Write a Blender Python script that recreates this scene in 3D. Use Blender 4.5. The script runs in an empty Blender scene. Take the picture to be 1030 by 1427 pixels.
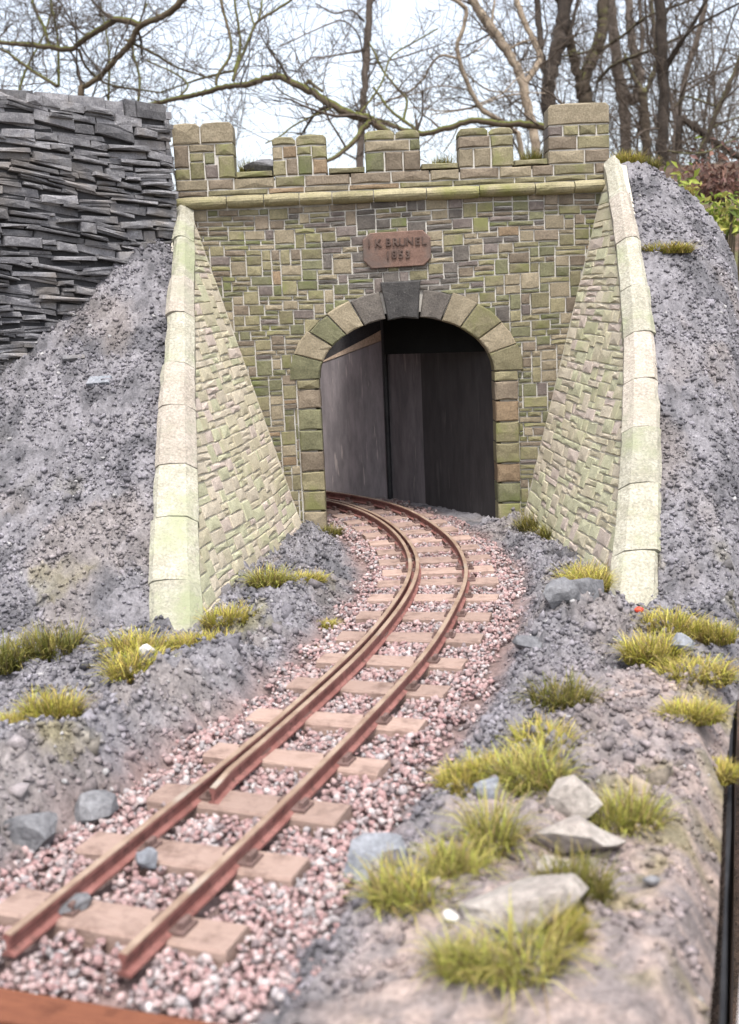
# Model railway tunnel portal with embankments, track and bare trees behind.
# Scale: ten Blender units to the metre of the real model (track gauge 0.31).
import bpy, bmesh, math, random
import numpy as np
from mathutils import Vector, Matrix
R = math.radians
scene = bpy.context.scene

# ------------------------------------------------------------------ camera, world, sun, exposure
cam_d = bpy.data.cameras.new('camera')
cam = bpy.data.objects.new('camera', cam_d)
scene.collection.objects.link(cam)
cam_d.sensor_fit = 'VERTICAL'
cam_d.sensor_height = 24.0
cam_d.lens = 24.0 * 1600.0 / 1427.0
cam_d.clip_start = 0.05
cam_d.clip_end = 3000
cam.matrix_world = Matrix.Translation((-0.25, -8.0, 1.42)) @ Matrix.Rotation(R(90 - 9.3), 4, 'X') @ Matrix.Rotation(R(-2.5), 4, 'Z')
cam_d.dof.use_dof = True
cam_d.dof.focus_distance = 7.4
cam_d.dof.aperture_fstop = 1.7
scene.camera = cam

SUN_EL, SUN_AZ = 66.0, 172.0      # azimuth clockwise from +Y: the light comes from behind the camera
w = bpy.data.worlds.new('World'); scene.world = w; w.use_nodes = True
nt = w.node_tree; nt.nodes.clear()
sky = nt.nodes.new('ShaderNodeTexSky'); sky.sky_type = 'NISHITA'; sky.sun_disc = False
sky.sun_elevation = R(SUN_EL); sky.sun_rotation = R(SUN_AZ)
sky.air_density = 1.0; sky.dust_density = 4.0; sky.ozone_density = 1.0
hs = nt.nodes.new('ShaderNodeHueSaturation'); hs.inputs['Saturation'].default_value = 0.45
bg = nt.nodes.new('ShaderNodeBackground'); bg.inputs['Strength'].default_value = 0.15
wo = nt.nodes.new('ShaderNodeOutputWorld')
nt.links.new(sky.outputs[0], hs.inputs['Color']); nt.links.new(hs.outputs[0], bg.inputs[0]); nt.links.new(bg.outputs[0], wo.inputs[0])
sd = bpy.data.lights.new('sun', 'SUN'); sd.energy = 1.5; sd.angle = R(10); sd.color = (1.0, 0.965, 0.92)
sun = bpy.data.objects.new('sun', sd); scene.collection.objects.link(sun)
sv = Vector((math.cos(R(SUN_EL)) * math.sin(R(SUN_AZ)), math.cos(R(SUN_EL)) * math.cos(R(SUN_AZ)), math.sin(R(SUN_EL))))
sun.rotation_euler = sv.to_track_quat('Z', 'Y').to_euler()
sun.location = sv * 40
scene.view_settings.view_transform = 'Standard'; scene.view_settings.look = 'None'
scene.view_settings.gamma = 1.0; scene.view_settings.exposure = 1.36
scene.cycles.max_bounces = 6

# ------------------------------------------------------------------ helpers
rng = random.Random(11)
NP = np.random.RandomState(5)
COL = scene.collection
ORG = {}                          # world origin of every object made here

def props(o, label=None, cat=None, group=None, kind=None):
    if label: o['label'] = label
    if cat: o['category'] = cat
    if group: o['group'] = group
    if kind: o['kind'] = kind
    return o

def put(name, data, parent=None, org=(0, 0, 0)):
    o = bpy.data.objects.new(name, data); COL.objects.link(o)
    org = Vector(org); ORG[o.name] = org
    if parent:
        o.parent = parent; o.location = org - ORG[parent.name]
    else:
        o.location = org
    return o

def empty(name, org, label, cat, group=None):
    o = put(name, None, None, org); o.empty_display_size = 0.1
    return props(o, label, cat, group)

def centred(verts):
    v = np.array(verts, float); c = (v.max(0) + v.min(0)) / 2
    return v - c, c

def mesh_obj(name, verts, faces, m, parent=None, centre=True, smooth=False, org=None):
    if centre and org is None:
        v, c = centred(verts)
    else:
        c = np.array(org if org is not None else (0, 0, 0), float); v = np.array(verts, float) - c
    me = bpy.data.meshes.new(name); me.from_pydata([tuple(p) for p in v], [], faces); me.update()
    for mm in (m if isinstance(m, (list, tuple)) else [m]): me.materials.append(mm)
    if smooth: me.polygons.foreach_set('use_smooth', [True] * len(me.polygons))
    return put(name, me, parent, c)

def np_mesh(name, V, T, m, parent=None, col=None, smooth=False):
    """Large triangle mesh from arrays, with an optional colour per vertex."""
    me = bpy.data.meshes.new(name)
    me.vertices.add(len(V)); me.vertices.foreach_set('co', np.asarray(V, np.float32).ravel())
    me.loops.add(T.size); me.loops.foreach_set('vertex_index', np.asarray(T, np.int32).ravel())
    k = T.shape[1]
    me.polygons.add(len(T)); me.polygons.foreach_set('loop_start', np.arange(len(T), dtype=np.int32) * k)
    me.polygons.foreach_set('loop_total', np.full(len(T), k, np.int32))
    if smooth: me.polygons.foreach_set('use_smooth', np.ones(len(T), bool))
    me.update(calc_edges=True); me.validate()
    if col is not None:
        a = me.color_attributes.new('tint', 'FLOAT_COLOR', 'POINT')
        c4 = np.ones((len(V), 4), np.float32); c4[:, :3] = col
        a.data.foreach_set('color', c4.ravel())
    me.materials.append(m)
    return put(name, me, parent)

# numpy noise ---------------------------------------------------------------
def _h(ix, iy, s):
    n = (ix.astype(np.int64) * 374761393 + iy.astype(np.int64) * 668265263 + s * 2147483647) & 0xffffffff
    n = ((n ^ (n >> 13)) * 1274126177) & 0xffffffff
    n = n ^ (n >> 16)
    return (n & 0xffff) / 65535.0
def vn(x, y, s=0):
    ix, iy = np.floor(x), np.floor(y); fx, fy = x - ix, y - iy
    fx = fx * fx * (3 - 2 * fx); fy = fy * fy * (3 - 2 * fy)
    a = _h(ix, iy, s); b = _h(ix + 1, iy, s); c = _h(ix, iy + 1, s); d = _h(ix + 1, iy + 1, s)
    return a + (b - a) * fx + (c - a) * fy + (a - b - c + d) * fx * fy
def fbm(x, y, s=0, o=4):
    r = 0; a = .5
    for i in range(o):
        r = r + a * vn(x, y, s + i * 7); x = x * 2.03 + 3.1; y = y * 2.03 + 1.7; a *= .5
    return r
def worley(x, y, s=0):
    ix, iy = np.floor(x), np.floor(y); best = np.full(x.shape, 9.)
    for dx in (-1, 0, 1):
        for dy in (-1, 0, 1):
            cx, cy = ix + dx, iy + dy
            px = cx + _h(cx, cy, s); py = cy + _h(cx, cy, s + 91)
            best = np.minimum(best, (px - x) ** 2 + (py - y) ** 2)
    return np.sqrt(best)
def sstep(a, b, x):
    t = np.clip((x - a) / (b - a), 0, 1); return t * t * (3 - 2 * t)

# materials -----------------------------------------------------------------
def nodes(name, rough=.9):
    m = bpy.data.materials.new(name); m.use_nodes = True
    t = m.node_tree; b = t.nodes['Principled BSDF']
    b.inputs['Roughness'].default_value = rough; b.inputs['Specular IOR Level'].default_value = .25
    return m, t, b
def N(t, kind, **kw):
    n = t.nodes.new(kind)
    for k, v in kw.items():
        if k in n.inputs: n.inputs[k].default_value = v
        else: setattr(n, k, v)
    return n
def mixc(t, fac, a, b, blend='MIX'):
    n = t.nodes.new('ShaderNodeMix'); n.data_type = 'RGBA'; n.blend_type = blend
    for i, v in ((0, fac), (6, a), (7, b)):
        if isinstance(v, (int, float)): n.inputs[i].default_value = v
        elif isinstance(v, tuple): n.inputs[i].default_value = (*v, 1)
        else: t.links.new(v, n.inputs[i])
    return n.outputs[2]
def ramp(t, src, p0, p1, c0=(0, 0, 0), c1=(1, 1, 1)):
    r = t.nodes.new('ShaderNodeValToRGB'); e = r.color_ramp.elements
    e[0].position = p0; e[0].color = (*c0, 1); e[1].position = p1; e[1].color = (*c1, 1)
    t.links.new(src, r.inputs[0]); return r.outputs[0]
def noise(t, vec, scale, detail=4, rough=.6):
    n = N(t, 'ShaderNodeTexNoise', Scale=scale, Detail=detail, Roughness=rough)
    t.links.new(vec, n.inputs['Vector']); return n.outputs['Fac']
def bump(t, b, src, strength, dist):
    n = N(t, 'ShaderNodeBump', Strength=strength, Distance=dist)
    t.links.new(src, n.inputs['Height']); t.links.new(n.outputs[0], b.inputs['Normal'])
def pos(t):
    return t.nodes.new('ShaderNodeNewGeometry').outputs['Position']

def rocky(name, c0, c1, scale=14, bscale=70, bstr=.6, bdist=.01, rough=.93, fleck=None, moss=None, vary=0.0):
    """Mottled mineral surface: two tones, optional pale flecks and green bloom, fine relief."""
    m, t, b = nodes(name, rough); p = pos(t)
    c = mixc(t, ramp(t, noise(t, p, scale), .35, .68), c0, c1)
    c = mixc(t, ramp(t, noise(t, p, scale * 7, 3), .25, .75), c, c0, 'MIX') if False else c
    g = noise(t, p, bscale * 1.6, 3, .7)
    c = mixc(t, .55, c, mixc(t, 1.0, c, ramp(t, g, .3, .72, (.45, .45, .45), (1.5, 1.5, 1.5)), 'MULTIPLY'))
    if moss: c = mixc(t, ramp(t, noise(t, p, scale * .35, 5), .5, .66), c, moss)
    if fleck: c = mixc(t, ramp(t, noise(t, p, bscale * 1.1, 2), .64, .72), c, fleck)
    if vary:
        oi = t.nodes.new('ShaderNodeObjectInfo')
        v = ramp(t, oi.outputs['Random'], 0, 1, (1 - vary,) * 3, (1 + vary,) * 3)
        c = mixc(t, 1.0, c, v, 'MULTIPLY')
    t.links.new(c, b.inputs['Base Color'])
    bump(t, b, noise(t, p, bscale, 5, .65), bstr, bdist)
    return m

M = {}
M['mortar'] = rocky('pale_mortar', (.44, .41, .37), (.56, .54, .49), 20, 120, .5, .004)
M['olive'] = rocky('olive_stone', (.165, .147, .088), (.22, .195, .12), 12, 60, .55, .008, moss=(.16, .16, .068), vary=.2)
M['green'] = rocky('green_stone', (.125, .122, .072), (.165, .16, .095), 12, 60, .55, .008, moss=(.12, .13, .055), vary=.18)
M['tan'] = rocky('tan_stone', (.20, .168, .115), (.26, .22, .155), 12, 60, .55, .008, vary=.18)
M['ochre'] = rocky('ochre_stone', (0.185, 0.132, 0.084), (0.238, 0.176, 0.114), 12, 60, .55, .008, vary=.15)
M['brown'] = rocky('brown_stone', (.135, .108, .08), (.19, .155, .115), 12, 60, .55, .008, vary=.18)
M['plum'] = rocky('plum_stone', (.118, .097, .088), (.16, .135, .12), 12, 60, .55, .008, vary=.18)
M['soot'] = rocky('sooty_stone', (.085, .075, .068), (.13, .115, .10), 12, 60, .55, .008, vary=.2)
M['keystone'] = rocky('slate_grey_keystone', (.036, .034, .034), (.065, .062, .06), 12, 55, .7, .008, fleck=(.10, .095, .09))
M['string'] = rocky('mossy_string_stone', (0.220, 0.194, 0.114), (0.299, 0.264, 0.167), 7, 60, .7, .01, moss=(0.176, 0.176, 0.062), vary=.12)
M['wing_a'] = rocky('pale_olive_stone', (0.404, 0.361, 0.258), (0.473, 0.430, 0.318), 8, 70, .6, .008, moss=(0.370, 0.361, 0.232), vary=.1)
M['wing_b'] = rocky('pale_buff_stone', (0.430, 0.378, 0.292), (0.499, 0.447, 0.353), 8, 70, .6, .008, vary=.1)
M['wing_c'] = rocky('pale_pinkish_stone', (0.421, 0.353, 0.301), (0.473, 0.404, 0.353), 8, 70, .6, .008, vary=.1)
M['wing_d'] = rocky('pale_green_stone', (0.378, 0.370, 0.249), (0.439, 0.430, 0.301), 8, 70, .6, .008, vary=.1)
M['wing_mortar'] = rocky('cream_mortar', (0.464, 0.430, 0.353), (0.550, 0.516, 0.439), 20, 120, .5, .004)
M['coping_a'] = rocky('cream_coping', (0.292, 0.276, 0.216), (0.378, 0.361, 0.299), 9, 45, .9, .014, moss=(0.275, 0.289, 0.185), fleck=(0.241, 0.217, 0.176), vary=.1)
M['coping_b'] = rocky('buff_coping', (0.318, 0.281, 0.233), (0.387, 0.348, 0.299), 9, 45, .9, .014, moss=(0.292, 0.281, 0.220), fleck=(0.249, 0.212, 0.176), vary=.1)
M['slate'] = rocky('blue_grey_slate', (.115, .112, .12), (.22, .215, .222), 10, 60, .8, .008, rough=.75, fleck=(.28, .27, .265), moss=(.16, .145, .135), vary=.4)
M['slate_dark'] = rocky('dark_slate', (.03, .03, .033), (.055, .053, .055), 8, 60, .6, .01)
M['plaque'] = rocky('rusty_plaque', (.125, .075, .058), (.19, .12, .095), 9, 80, .5, .004, moss=(.11, .09, .08))
M['plaque_letter'] = rocky('worn_plaque_letter', (.075, .05, .042), (.11, .078, .065), 15, 90, .4, .002)
M['black_strip'] = rocky('black_cover_strip', (.018, .018, .02), (.035, .035, .038), 8, 60, .3, .003, rough=.45)
M['tan_timber'] = rocky('pale_roof_timber', (.50, .38, .28), (.60, .48, .37), 6, 40, .3, .004)
M['rock_pale'] = rocky('pale_boulder_stone', (0.264, 0.232, 0.208), (0.368, 0.336, 0.304), 5, 30, .7, .02, moss=(0.224, 0.200, 0.168))
M['rock_white'] = rocky('white_quartz', (0.496, 0.480, 0.448), (0.600, 0.584, 0.560), 8, 40, .5, .008)
M['rock_grey'] = rocky('grey_boulder_stone', (0.104, 0.104, 0.112), (0.192, 0.192, 0.200), 6, 40, .7, .015)
M['rock_blue'] = rocky('blue_grey_boulder', (0.160, 0.172, 0.192), (0.256, 0.264, 0.288), 6, 40, .6, .012)
M['red'] = rocky('red_bead', (.5, .04, .02), (.6, .07, .04), 20, 60, .2, .002, rough=.4)

def streaky(name, c0, c1, c2):
    """Painted board with vertical runs and scuffs."""
    m, t, b = nodes(name, .7); mp = N(t, 'ShaderNodeMapping'); mp.inputs['Scale'].default_value = (8, 8, 1.8); t.links.new(pos(t), mp.inputs['Vector'])
    n = noise(t, mp.outputs[0], 1.6, 6, .7); c = mixc(t, ramp(t, n, .38, .66), c0, c1)
    mp2 = N(t, 'ShaderNodeMapping'); mp2.inputs['Scale'].default_value = (20, 20, 2.4); mp2.inputs['Location'].default_value = (3, 5, 1); t.links.new(pos(t), mp2.inputs['Vector'])
    c = mixc(t, ramp(t, noise(t, mp2.outputs[0], 1.0, 3, .6), .62, .68), c, c2)
    t.links.new(c, b.inputs['Base Color']); bump(t, b, n, .4, .006); return m
M['shade_black'] = rocky('shade_board_black', (.004, .004, .004), (.007, .007, .007), 8, 60, .2, .002, rough=1.0)  # near black, stands for shade high in the tunnel
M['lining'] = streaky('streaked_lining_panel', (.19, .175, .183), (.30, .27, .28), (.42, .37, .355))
M['lining_shade'] = streaky('shaded_streaked_panel', (.10, .092, .096), (.17, .152, .158), (.22, .195, .19))  # left panel made darker: tunnel shade put into the colour
M['lining_deep_shade'] = streaky('deep_shaded_panel', (.034, .031, .032), (.052, .047, .048), (.062, .056, .056))  # darker again: the deepest tunnel shade put into the colour

def wood(name, c0, c1, stretch, rough=.85, bs=.4):
    m, t, b = nodes(name, rough)
    tc = t.nodes.new('ShaderNodeTexCoord'); mp = N(t, 'ShaderNodeMapping'); mp.inputs['Scale'].default_value = stretch
    t.links.new(tc.outputs['Object'], mp.inputs['Vector'])
    oi = t.nodes.new('ShaderNodeObjectInfo'); ad = N(t, 'ShaderNodeVectorMath', operation='ADD')
    t.links.new(mp.outputs[0], ad.inputs[0]); t.links.new(oi.outputs['Random'], ad.inputs[1])
    n = noise(t, ad.outputs[0], 6, 6, .7)
    c = mixc(t, ramp(t, n, .3, .7), c0, c1)
    c = mixc(t, 1.0, c, ramp(t, oi.outputs['Random'], 0, 1, (.82,) * 3, (1.14,) * 3), 'MULTIPLY')
    c = mixc(t, ramp(t, noise(t, pos(t), 11, 5, .7), .50, .72), c, mixc(t, 1.0, c, (.5, .46, .45), 'MULTIPLY'))      # grime
    t.links.new(c, b.inputs['Base Color']); bump(t, b, n, bs, .006)
    return m
M['sleeper'] = wood('weathered_sleeper_wood', (0.264, 0.180, 0.148), (0.376, 0.276, 0.232), (38, 3, 16), bs=.9)
M['edging'] = wood('orange_brown_board', (.12, .04, .022), (.21, .08, .042), (2, 30, 30))
M['grey_plank'] = wood('grey_weathered_plank', (.20, .19, .185), (.32, .30, .29), (1.5, 30, 30))

m, t, b = nodes('rusty_rail_side', .8); p = pos(t)
c = mixc(t, ramp(t, noise(t, p, 9), .35, .65), (.165, .065, .055), (.25, .115, .10))
c = mixc(t, ramp(t, noise(t, p, 34, 4, .7), .5, .68), c, (.10, .05, .042))
t.links.new(c, b.inputs['Base Color']); bump(t, b, noise(t, p, 90), .4, .003); M['rail_side'] = m
m, t, b = nodes('worn_rail_top', .5); p = pos(t)
c = mixc(t, ramp(t, noise(t, p, 7), .4, .6), (.235, .16, .115), (.33, .245, .185))
c = mixc(t, ramp(t, noise(t, p, 2.2, 3), .62, .72), c, (.36, .34, .30))
t.links.new(c, b.inputs['Base Color']); b.inputs['Metallic'].default_value = .15; bump(t, b, noise(t, p, 60), .3, .002); M['rail_top'] = m
M['chair'] = rocky('dark_rail_chair', (.10, .065, .055), (.17, .11, .10), 20, 80, .4, .003)

def tinted(name, rough=.95, bscale=60, bstr=.5, bdist=.006, mott=.35, trans=0.0):
    """Colour comes from the per-piece 'tint' attribute, mottled by noise."""
    m, t, b = nodes(name, rough); p = pos(t)
    a = N(t, 'ShaderNodeVertexColor', layer_name='tint')
    g = ramp(t, noise(t, p, bscale, 4, .7), .28, .72, (1 - mott,) * 3, (1 + mott,) * 3)
    c = mixc(t, 1.0, a.outputs['Color'], g, 'MULTIPLY')
    t.links.new(c, b.inputs['Base Color'])
    if bstr: bump(t, b, noise(t, p, bscale, 5, .65), bstr, bdist)
    if trans:
        tr = t.nodes.new('ShaderNodeBsdfTranslucent'); t.links.new(c, tr.inputs['Color'])
        mx = t.nodes.new('ShaderNodeMixShader'); mx.inputs[0].default_value = trans
        t.links.new(b.outputs[0], mx.inputs[1]); t.links.new(tr.outputs[0], mx.inputs[2])
        t.links.new(mx.outputs[0], t.nodes['Material Output'].inputs[0])
    return m
M['soil'] = tinted('crushed_rock_soil', .97, 55, .9, .012, .4)
M['ballast'] = tinted('ballast_chips', .85, 70, .5, .004, .3)
M['crumb'] = tinted('rubble_crumbs', .95, 60, .7, .006, .35)
M['grass'] = tinted('dry_grass_blades', .8, 30, 0, 0, .2, trans=.3)
M['leaf'] = tinted('leaf_blades', .6, 3, 0, 0, .25, trans=.3)

def bark(name, c0, c1, moss=None, lo=.0, hi=.4, sc=2.5):
    m, t, b = nodes(name, .95); p = pos(t)
    n = noise(t, p, sc, 6, .7); c = mixc(t, ramp(t, n, .35, .65), c0, c1)
    if moss:
        sx = t.nodes.new('ShaderNodeSeparateXYZ'); g = t.nodes.new('ShaderNodeNewGeometry'); t.links.new(g.outputs['True Normal'], sx.inputs[0])
        md = N(t, 'ShaderNodeMath', operation='ADD'); t.links.new(sx.outputs['Z'], md.inputs[0]); t.links.new(noise(t, p, 1.1, 4), md.inputs[1])
        c = mixc(t, ramp(t, md.outputs[0], lo + .4, hi + .4), c, moss)
    t.links.new(c, b.inputs['Base Color']); bump(t, b, noise(t, p, sc * 6, 5, .7), .8, .06)
    return m
M['bark_mossy'] = bark('mossy_bark', (0.068, 0.051, 0.034), (0.136, 0.102, 0.068), (.10, .105, .03), .22, .62)
M['bark_mossy_dark'] = bark('dark_mossy_bark', (0.048, 0.037, 0.027), (0.095, 0.075, 0.054), (.11, .11, .04), .35, .8)
M['bark_plain'] = bark('grey_bark', (0.088, 0.071, 0.058), (0.150, 0.122, 0.102), (.13, .13, .07), .6, 1.0)
M['bark_pale'] = bark('pale_bark', (.22, .17, .125), (.33, .27, .20), (.16, .15, .08), .6, 1.0)
M['bark_dark'] = bark('dark_bark', (0.034, 0.027, 0.022), (0.068, 0.054, 0.044), (.10, .10, .04), .7, 1.1)
M['twig'] = bark('twig_bark', (0.061, 0.048, 0.037), (0.109, 0.085, 0.068))

m, t, b = nodes('leaf_litter_ground', .97); p = pos(t)
c = mixc(t, ramp(t, noise(t, p, 1.6, 6, .75), .38, .62), (.05, .036, .026), (.13, .085, .062))
c = mixc(t, ramp(t, noise(t, p, .25, 4), .52, .64), c, (.10, .11, .04))
t.links.new(c, b.inputs['Base Color']); bump(t, b, noise(t, p, 5, 6, .7), .9, .15); M['garden'] = m

# ------------------------------------------------------------------ layout of track and earthworks
CL = [(-1.035, -5.72), (-.90, -5.36), (-.79, -5.09), (-.66, -4.74), (-.50, -4.29), (-.345, -3.85), (-.18, -3.335), (-.03, -2.73), (.093, -2.09), (.142, -1.63),
      (.13, -1.02), (.035, -.27), (-.125, .38), (-.335, .86), (-.62, 1.27), (-1.0, 1.62), (-1.5, 1.95), (-2.1, 2.2)]
def catmull(P, n=12):
    P = np.array(P, float); Q = np.vstack([2 * P[0] - P[1], P, 2 * P[-1] - P[-2]]); out = []
    for i in range(1, len(Q) - 2):
        for k in range(n):
            u = k / n
            out.append(.5 * ((2 * Q[i]) + (-Q[i - 1] + Q[i + 1]) * u + (2 * Q[i - 1] - 5 * Q[i] + 4 * Q[i + 1] - Q[i + 2]) * u * u + (-Q[i - 1] + 3 * Q[i] - 3 * Q[i + 1] + Q[i + 2]) * u ** 3))
    out.append(Q[-2]); return np.array(out)
_c = catmull(CL, 14)
for _ in range(220): _c[1:-1] += .5 * (.5 * (_c[:-2] + _c[2:]) - _c[1:-1])      # fair the curve
_s = np.concatenate([[0], np.cumsum(np.hypot(*np.diff(_c, axis=0).T))])
SLEN = _s[-1]
def track(s, off=0.0):
    """Point of the track at length s, off to the right of the centre line; and the unit direction."""
    e = .06
    p = np.array([np.interp(s, _s, _c[:, 0]), np.interp(s, _s, _c[:, 1])])
    a = np.array([np.interp(s - e, _s, _c[:, 0]), np.interp(s - e, _s, _c[:, 1])]); b2 = np.array([np.interp(s + e, _s, _c[:, 0]), np.interp(s + e, _s, _c[:, 1])])
    d = b2 - a; d = d / np.hypot(*d)
    return p + off * np.array([d[1], -d[0]]), d
def track_near(x, y):
    """Distance from the centre line, signed to the right, and the length along it."""
    best = np.full(x.shape, 1e9); sg = np.zeros(x.shape); sl = np.zeros(x.shape)
    for i in range(0, len(_c) - 1, 2):
        j = min(i + 2, len(_c) - 1); a = _c[i]; d = _c[j] - a; L2 = d @ d
        u = np.clip(((x - a[0]) * d[0] + (y - a[1]) * d[1]) / L2, 0, 1)
        qx = x - a[0] - u * d[0]; qy = y - a[1] - u * d[1]; dd = np.hypot(qx, qy); k = dd < best
        best = np.where(k, dd, best); sg = np.where(k, np.sign(qx * d[1] - qy * d[0]), sg); sl = np.where(k, _s[i] + u * (_s[j] - _s[i]), sl)
    return best * sg, sl

YL, YR = -2.68, -2.56                     # foot of the left and the right wing wall
ZTL, ZTR = 2.25, 2.43                     # height of their heads at the portal
def ztop_l(y): return ZTL * (1 - y / YL)
def ztop_r(y): return ZTR * (1 - y / YR)
def xl(y, z): return -.716 - .2925 * z + .145 * y - .02 * math.sin(math.pi * min(1, max(0, y / YL)))
def xr(y, z):
    u = min(1, max(0, y / YR))
    return .825 + .2608 * z - .038 * y + .11 * 4 * u * (1 - u) * (.25 + .75 * min(1, z / max(.05, ztop_r(y) + .05)))
XL = np.vectorize(xl); XR = np.vectorize(xr)
def CWL(y): return .07 + .14 * np.clip(y / YL, 0, 1)      # widths of the two copings
def CWR(y): return .06 + .14 * np.clip(y / YR, 0, 1)
def edge_x(y): return .384 + .345 * (y + 5.889) - .012 * (np.clip(y, -9, 3) + 5.889) ** 2 * .5 + .13 * sstep(-4.6, -2.2, y)   # right edge of the layout
def front_y(x): return -5.66 - .34 * (x + 1.093)

def terrain(x, y, rough=True):
    x = np.asarray(x, float); y = np.asarray(y, float)
    yl = np.clip(y, YL, .0); cl = XL(yl, np.maximum(0, ztop_l(yl)))
    yr = np.clip(y, YR, .0); cr = XR(yr, np.maximum(0, ztop_r(yr)))
    wob = (fbm(x * 1.7, y * 1.7, 3) - .5)
    d = np.maximum(0, cl - CWL(y) - x)
    tl = np.clip(1 - y / (YL - .06), 0, 1.02)
    hl = 2.26 * tl - .2 * d * np.minimum(1, tl * 3) + wob * .22 * np.minimum(1, tl * 2 + .1)
    hl = np.where(y > -.1, np.minimum(hl, 2.4), hl)
    d = np.maximum(0, x - cr - CWR(y))
    tr = np.clip(1 - y / (YR - .06), 0, 1.02)
    hr = 2.42 * tr - (.22 * d + .62 * d * d) * np.minimum(1, tr * 1.2) + wob * .2 * np.minimum(1, tr * 2 + .1)
    hr = np.where(y > .05, hr - .9 * (y - .05) ** 2 - .2 * (y - .05), hr)
    hl = np.maximum(hl, .02 + .09 * fbm(x * 2.2, y * 2.2, 8)); hr = np.maximum(hr, .01 + .09 * fbm(x * 2.2, y * 2.2, 9))
    wl_, wr_ = CWL(y), CWR(y); ins_l = sstep(.25, .85, (cl - x) / wl_); ins_r = sstep(.25, .85, (x - cr) / wr_)
    td, ts = track_near(x, y); ad = np.abs(td)
    verge = sstep(.40, .66, ad)
    floor_ = -.035 + verge * (.05 + .16 * (fbm(x * 2.6 + 4, y * 2.6, 15) - .42))
    # heaps of rubble beside the line
    for hx, hy, rx, ry, hh in ((.62, -2.85, .30, .34, .15), (.55, -1.75, .22, .55, .07), (.36, -3.6, .2, .4, .07), (-.95, -4.05, .26, .6, .10), (-1.22, -4.75, .30, .40, .13), (-.62, -2.75, .18, .5, .05),
                               (.62, -1.05, .2, .3, .06), (.2, -5.0, .28, .22, .05), (.02, -5.5, .3, .25, .04), (.75, -4.2, .2, .4, .03), (-1.0, -3.5, .3, .25, .06), (-.80, -3.45, .14, .3, .07), (-1.45, -4.5, .3, .3, .08), (-1.05, -4.45, .16, .3, .09)):
        q = ((x - hx) / rx) ** 2 + ((y - hy) / ry) ** 2
        floor_ = floor_ + hh * np.exp(-q) * verge
    # forward of the wing walls the banks die away into the flat
    fl = np.where(y < YL, ins_l * (1 - sstep(YL, YL - .55, y)), ins_l); fr = np.where(y < YR, ins_r * (1 - sstep(YR, YR - .5, y)), ins_r)
    inside = (y > .02) & (x > -1.45) & (x < 1.35)
    z = floor_ * (1 - np.maximum(fl, fr)) + hl * fl + hr * fr
    z = np.where(inside, -.035 + .02 * fbm(x * 3, y * 3, 4), z)
    near_l = np.exp(-((cl - CWL(y) - x - .02) / .07) ** 2) * (y > YL - .05); near_r = np.exp(-((x - cr - CWR(y) - .02) / .07) ** 2) * (y > YR - .05)
    z = z - .045 * np.maximum(near_l, near_r) * (1 - inside)
    z = z - .09 * ((x > cr - .05) & (x < cr + CWR(y) + .01) & (y > YR - .13) & (y < YR + .35))
    ex = edge_x(y) - x
    z = z - .16 * sstep(.12, -.02, ex) * (1 - inside)
    if rough:
        sandy = sand_mask(x, y)
        k = verge * (1 - .72 * sandy)
        k = np.where(np.maximum(ins_l, ins_r) > .5, 1, k) * np.where(inside, .25, 1) * (1 - .55 * np.maximum(near_l, near_r))
        wx, wy = x + .05 * fbm(x * 9, y * 9, 1), y + .05 * fbm(x * 9, y * 9, 2)
        w1 = worley(wx * 8, wy * 8, 5); w2 = worley(wx * 17, wy * 17, 6); w3 = worley(x * 36, y * 36, 16)
        big = sstep(.30, .60, fbm(x * 3.1, y * 3.1, 21)); mid_ = sstep(.25, .6, fbm(x * 6, y * 6, 22))
        z = z + k * ((.12 * (.5 - w1) * big + .070 * (.45 - w2) * (.25 + .75 * mid_)) * np.where(np.maximum(ins_l, ins_r) > .5, .6, 1.15) + .034 * (.5 - w3) + .045 * (fbm(x * 40, y * 40, 12, 3) - .45))
        z = z + .006 * (fbm(x * 60, y * 60, 13, 2) - .4)
    return z
def sand_mask(x, y):
    td, ts = track_near(x, y)
    a = sstep(.5, .75, td) * sstep(-4.55, -5.0, y - .35 * (fbm(x * 3, y * 3, 31) - .5))
    b = np.exp(-(((x - .78) / .3) ** 2 + ((y + 4.15) / .5) ** 2)) * 1.3
    c = sstep(-4.3, -4.75, y) * sstep(.35, .55, x + .1 * (y + 5))
    return np.clip(np.maximum(np.maximum(a, np.minimum(b, 1)), c), 0, 1)
def tz(x, y): return float(terrain(np.array([x]), np.array([y]))[0])

# ------------------------------------------------------------------ setting: garden ground, embankment
g = 90
gx = np.sign(np.linspace(-1, 1, g)) * np.abs(np.linspace(-1, 1, g)) ** 3 * 900; gy = gx.copy()
GX, GY = np.meshgrid(gx, gy)
def garden(x, y):
    z = -1.3 + 6.9 * sstep(10, 34, y) + 1.6 * sstep(4, 16, x) * sstep(20, 36, y) - .6 * sstep(-2, -14, x) * sstep(20, 36, y)
    return z + (fbm(x * .15, y * .15, 44) - .5) * 1.6 * sstep(12, 30, y)
gv = np.stack([GX, GY, garden(GX, GY)], -1).reshape(-1, 3)
I = np.arange(g * g).reshape(g, g); gf = np.stack([I[:-1, :-1], I[:-1, 1:], I[1:, 1:], I[1:, :-1]], -1).reshape(-1, 4)
props(np_mesh('ground', gv, gf, M['garden'], smooth=True), 'brown leaf strewn garden ground and bank behind the model', 'ground', kind='structure')

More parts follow.
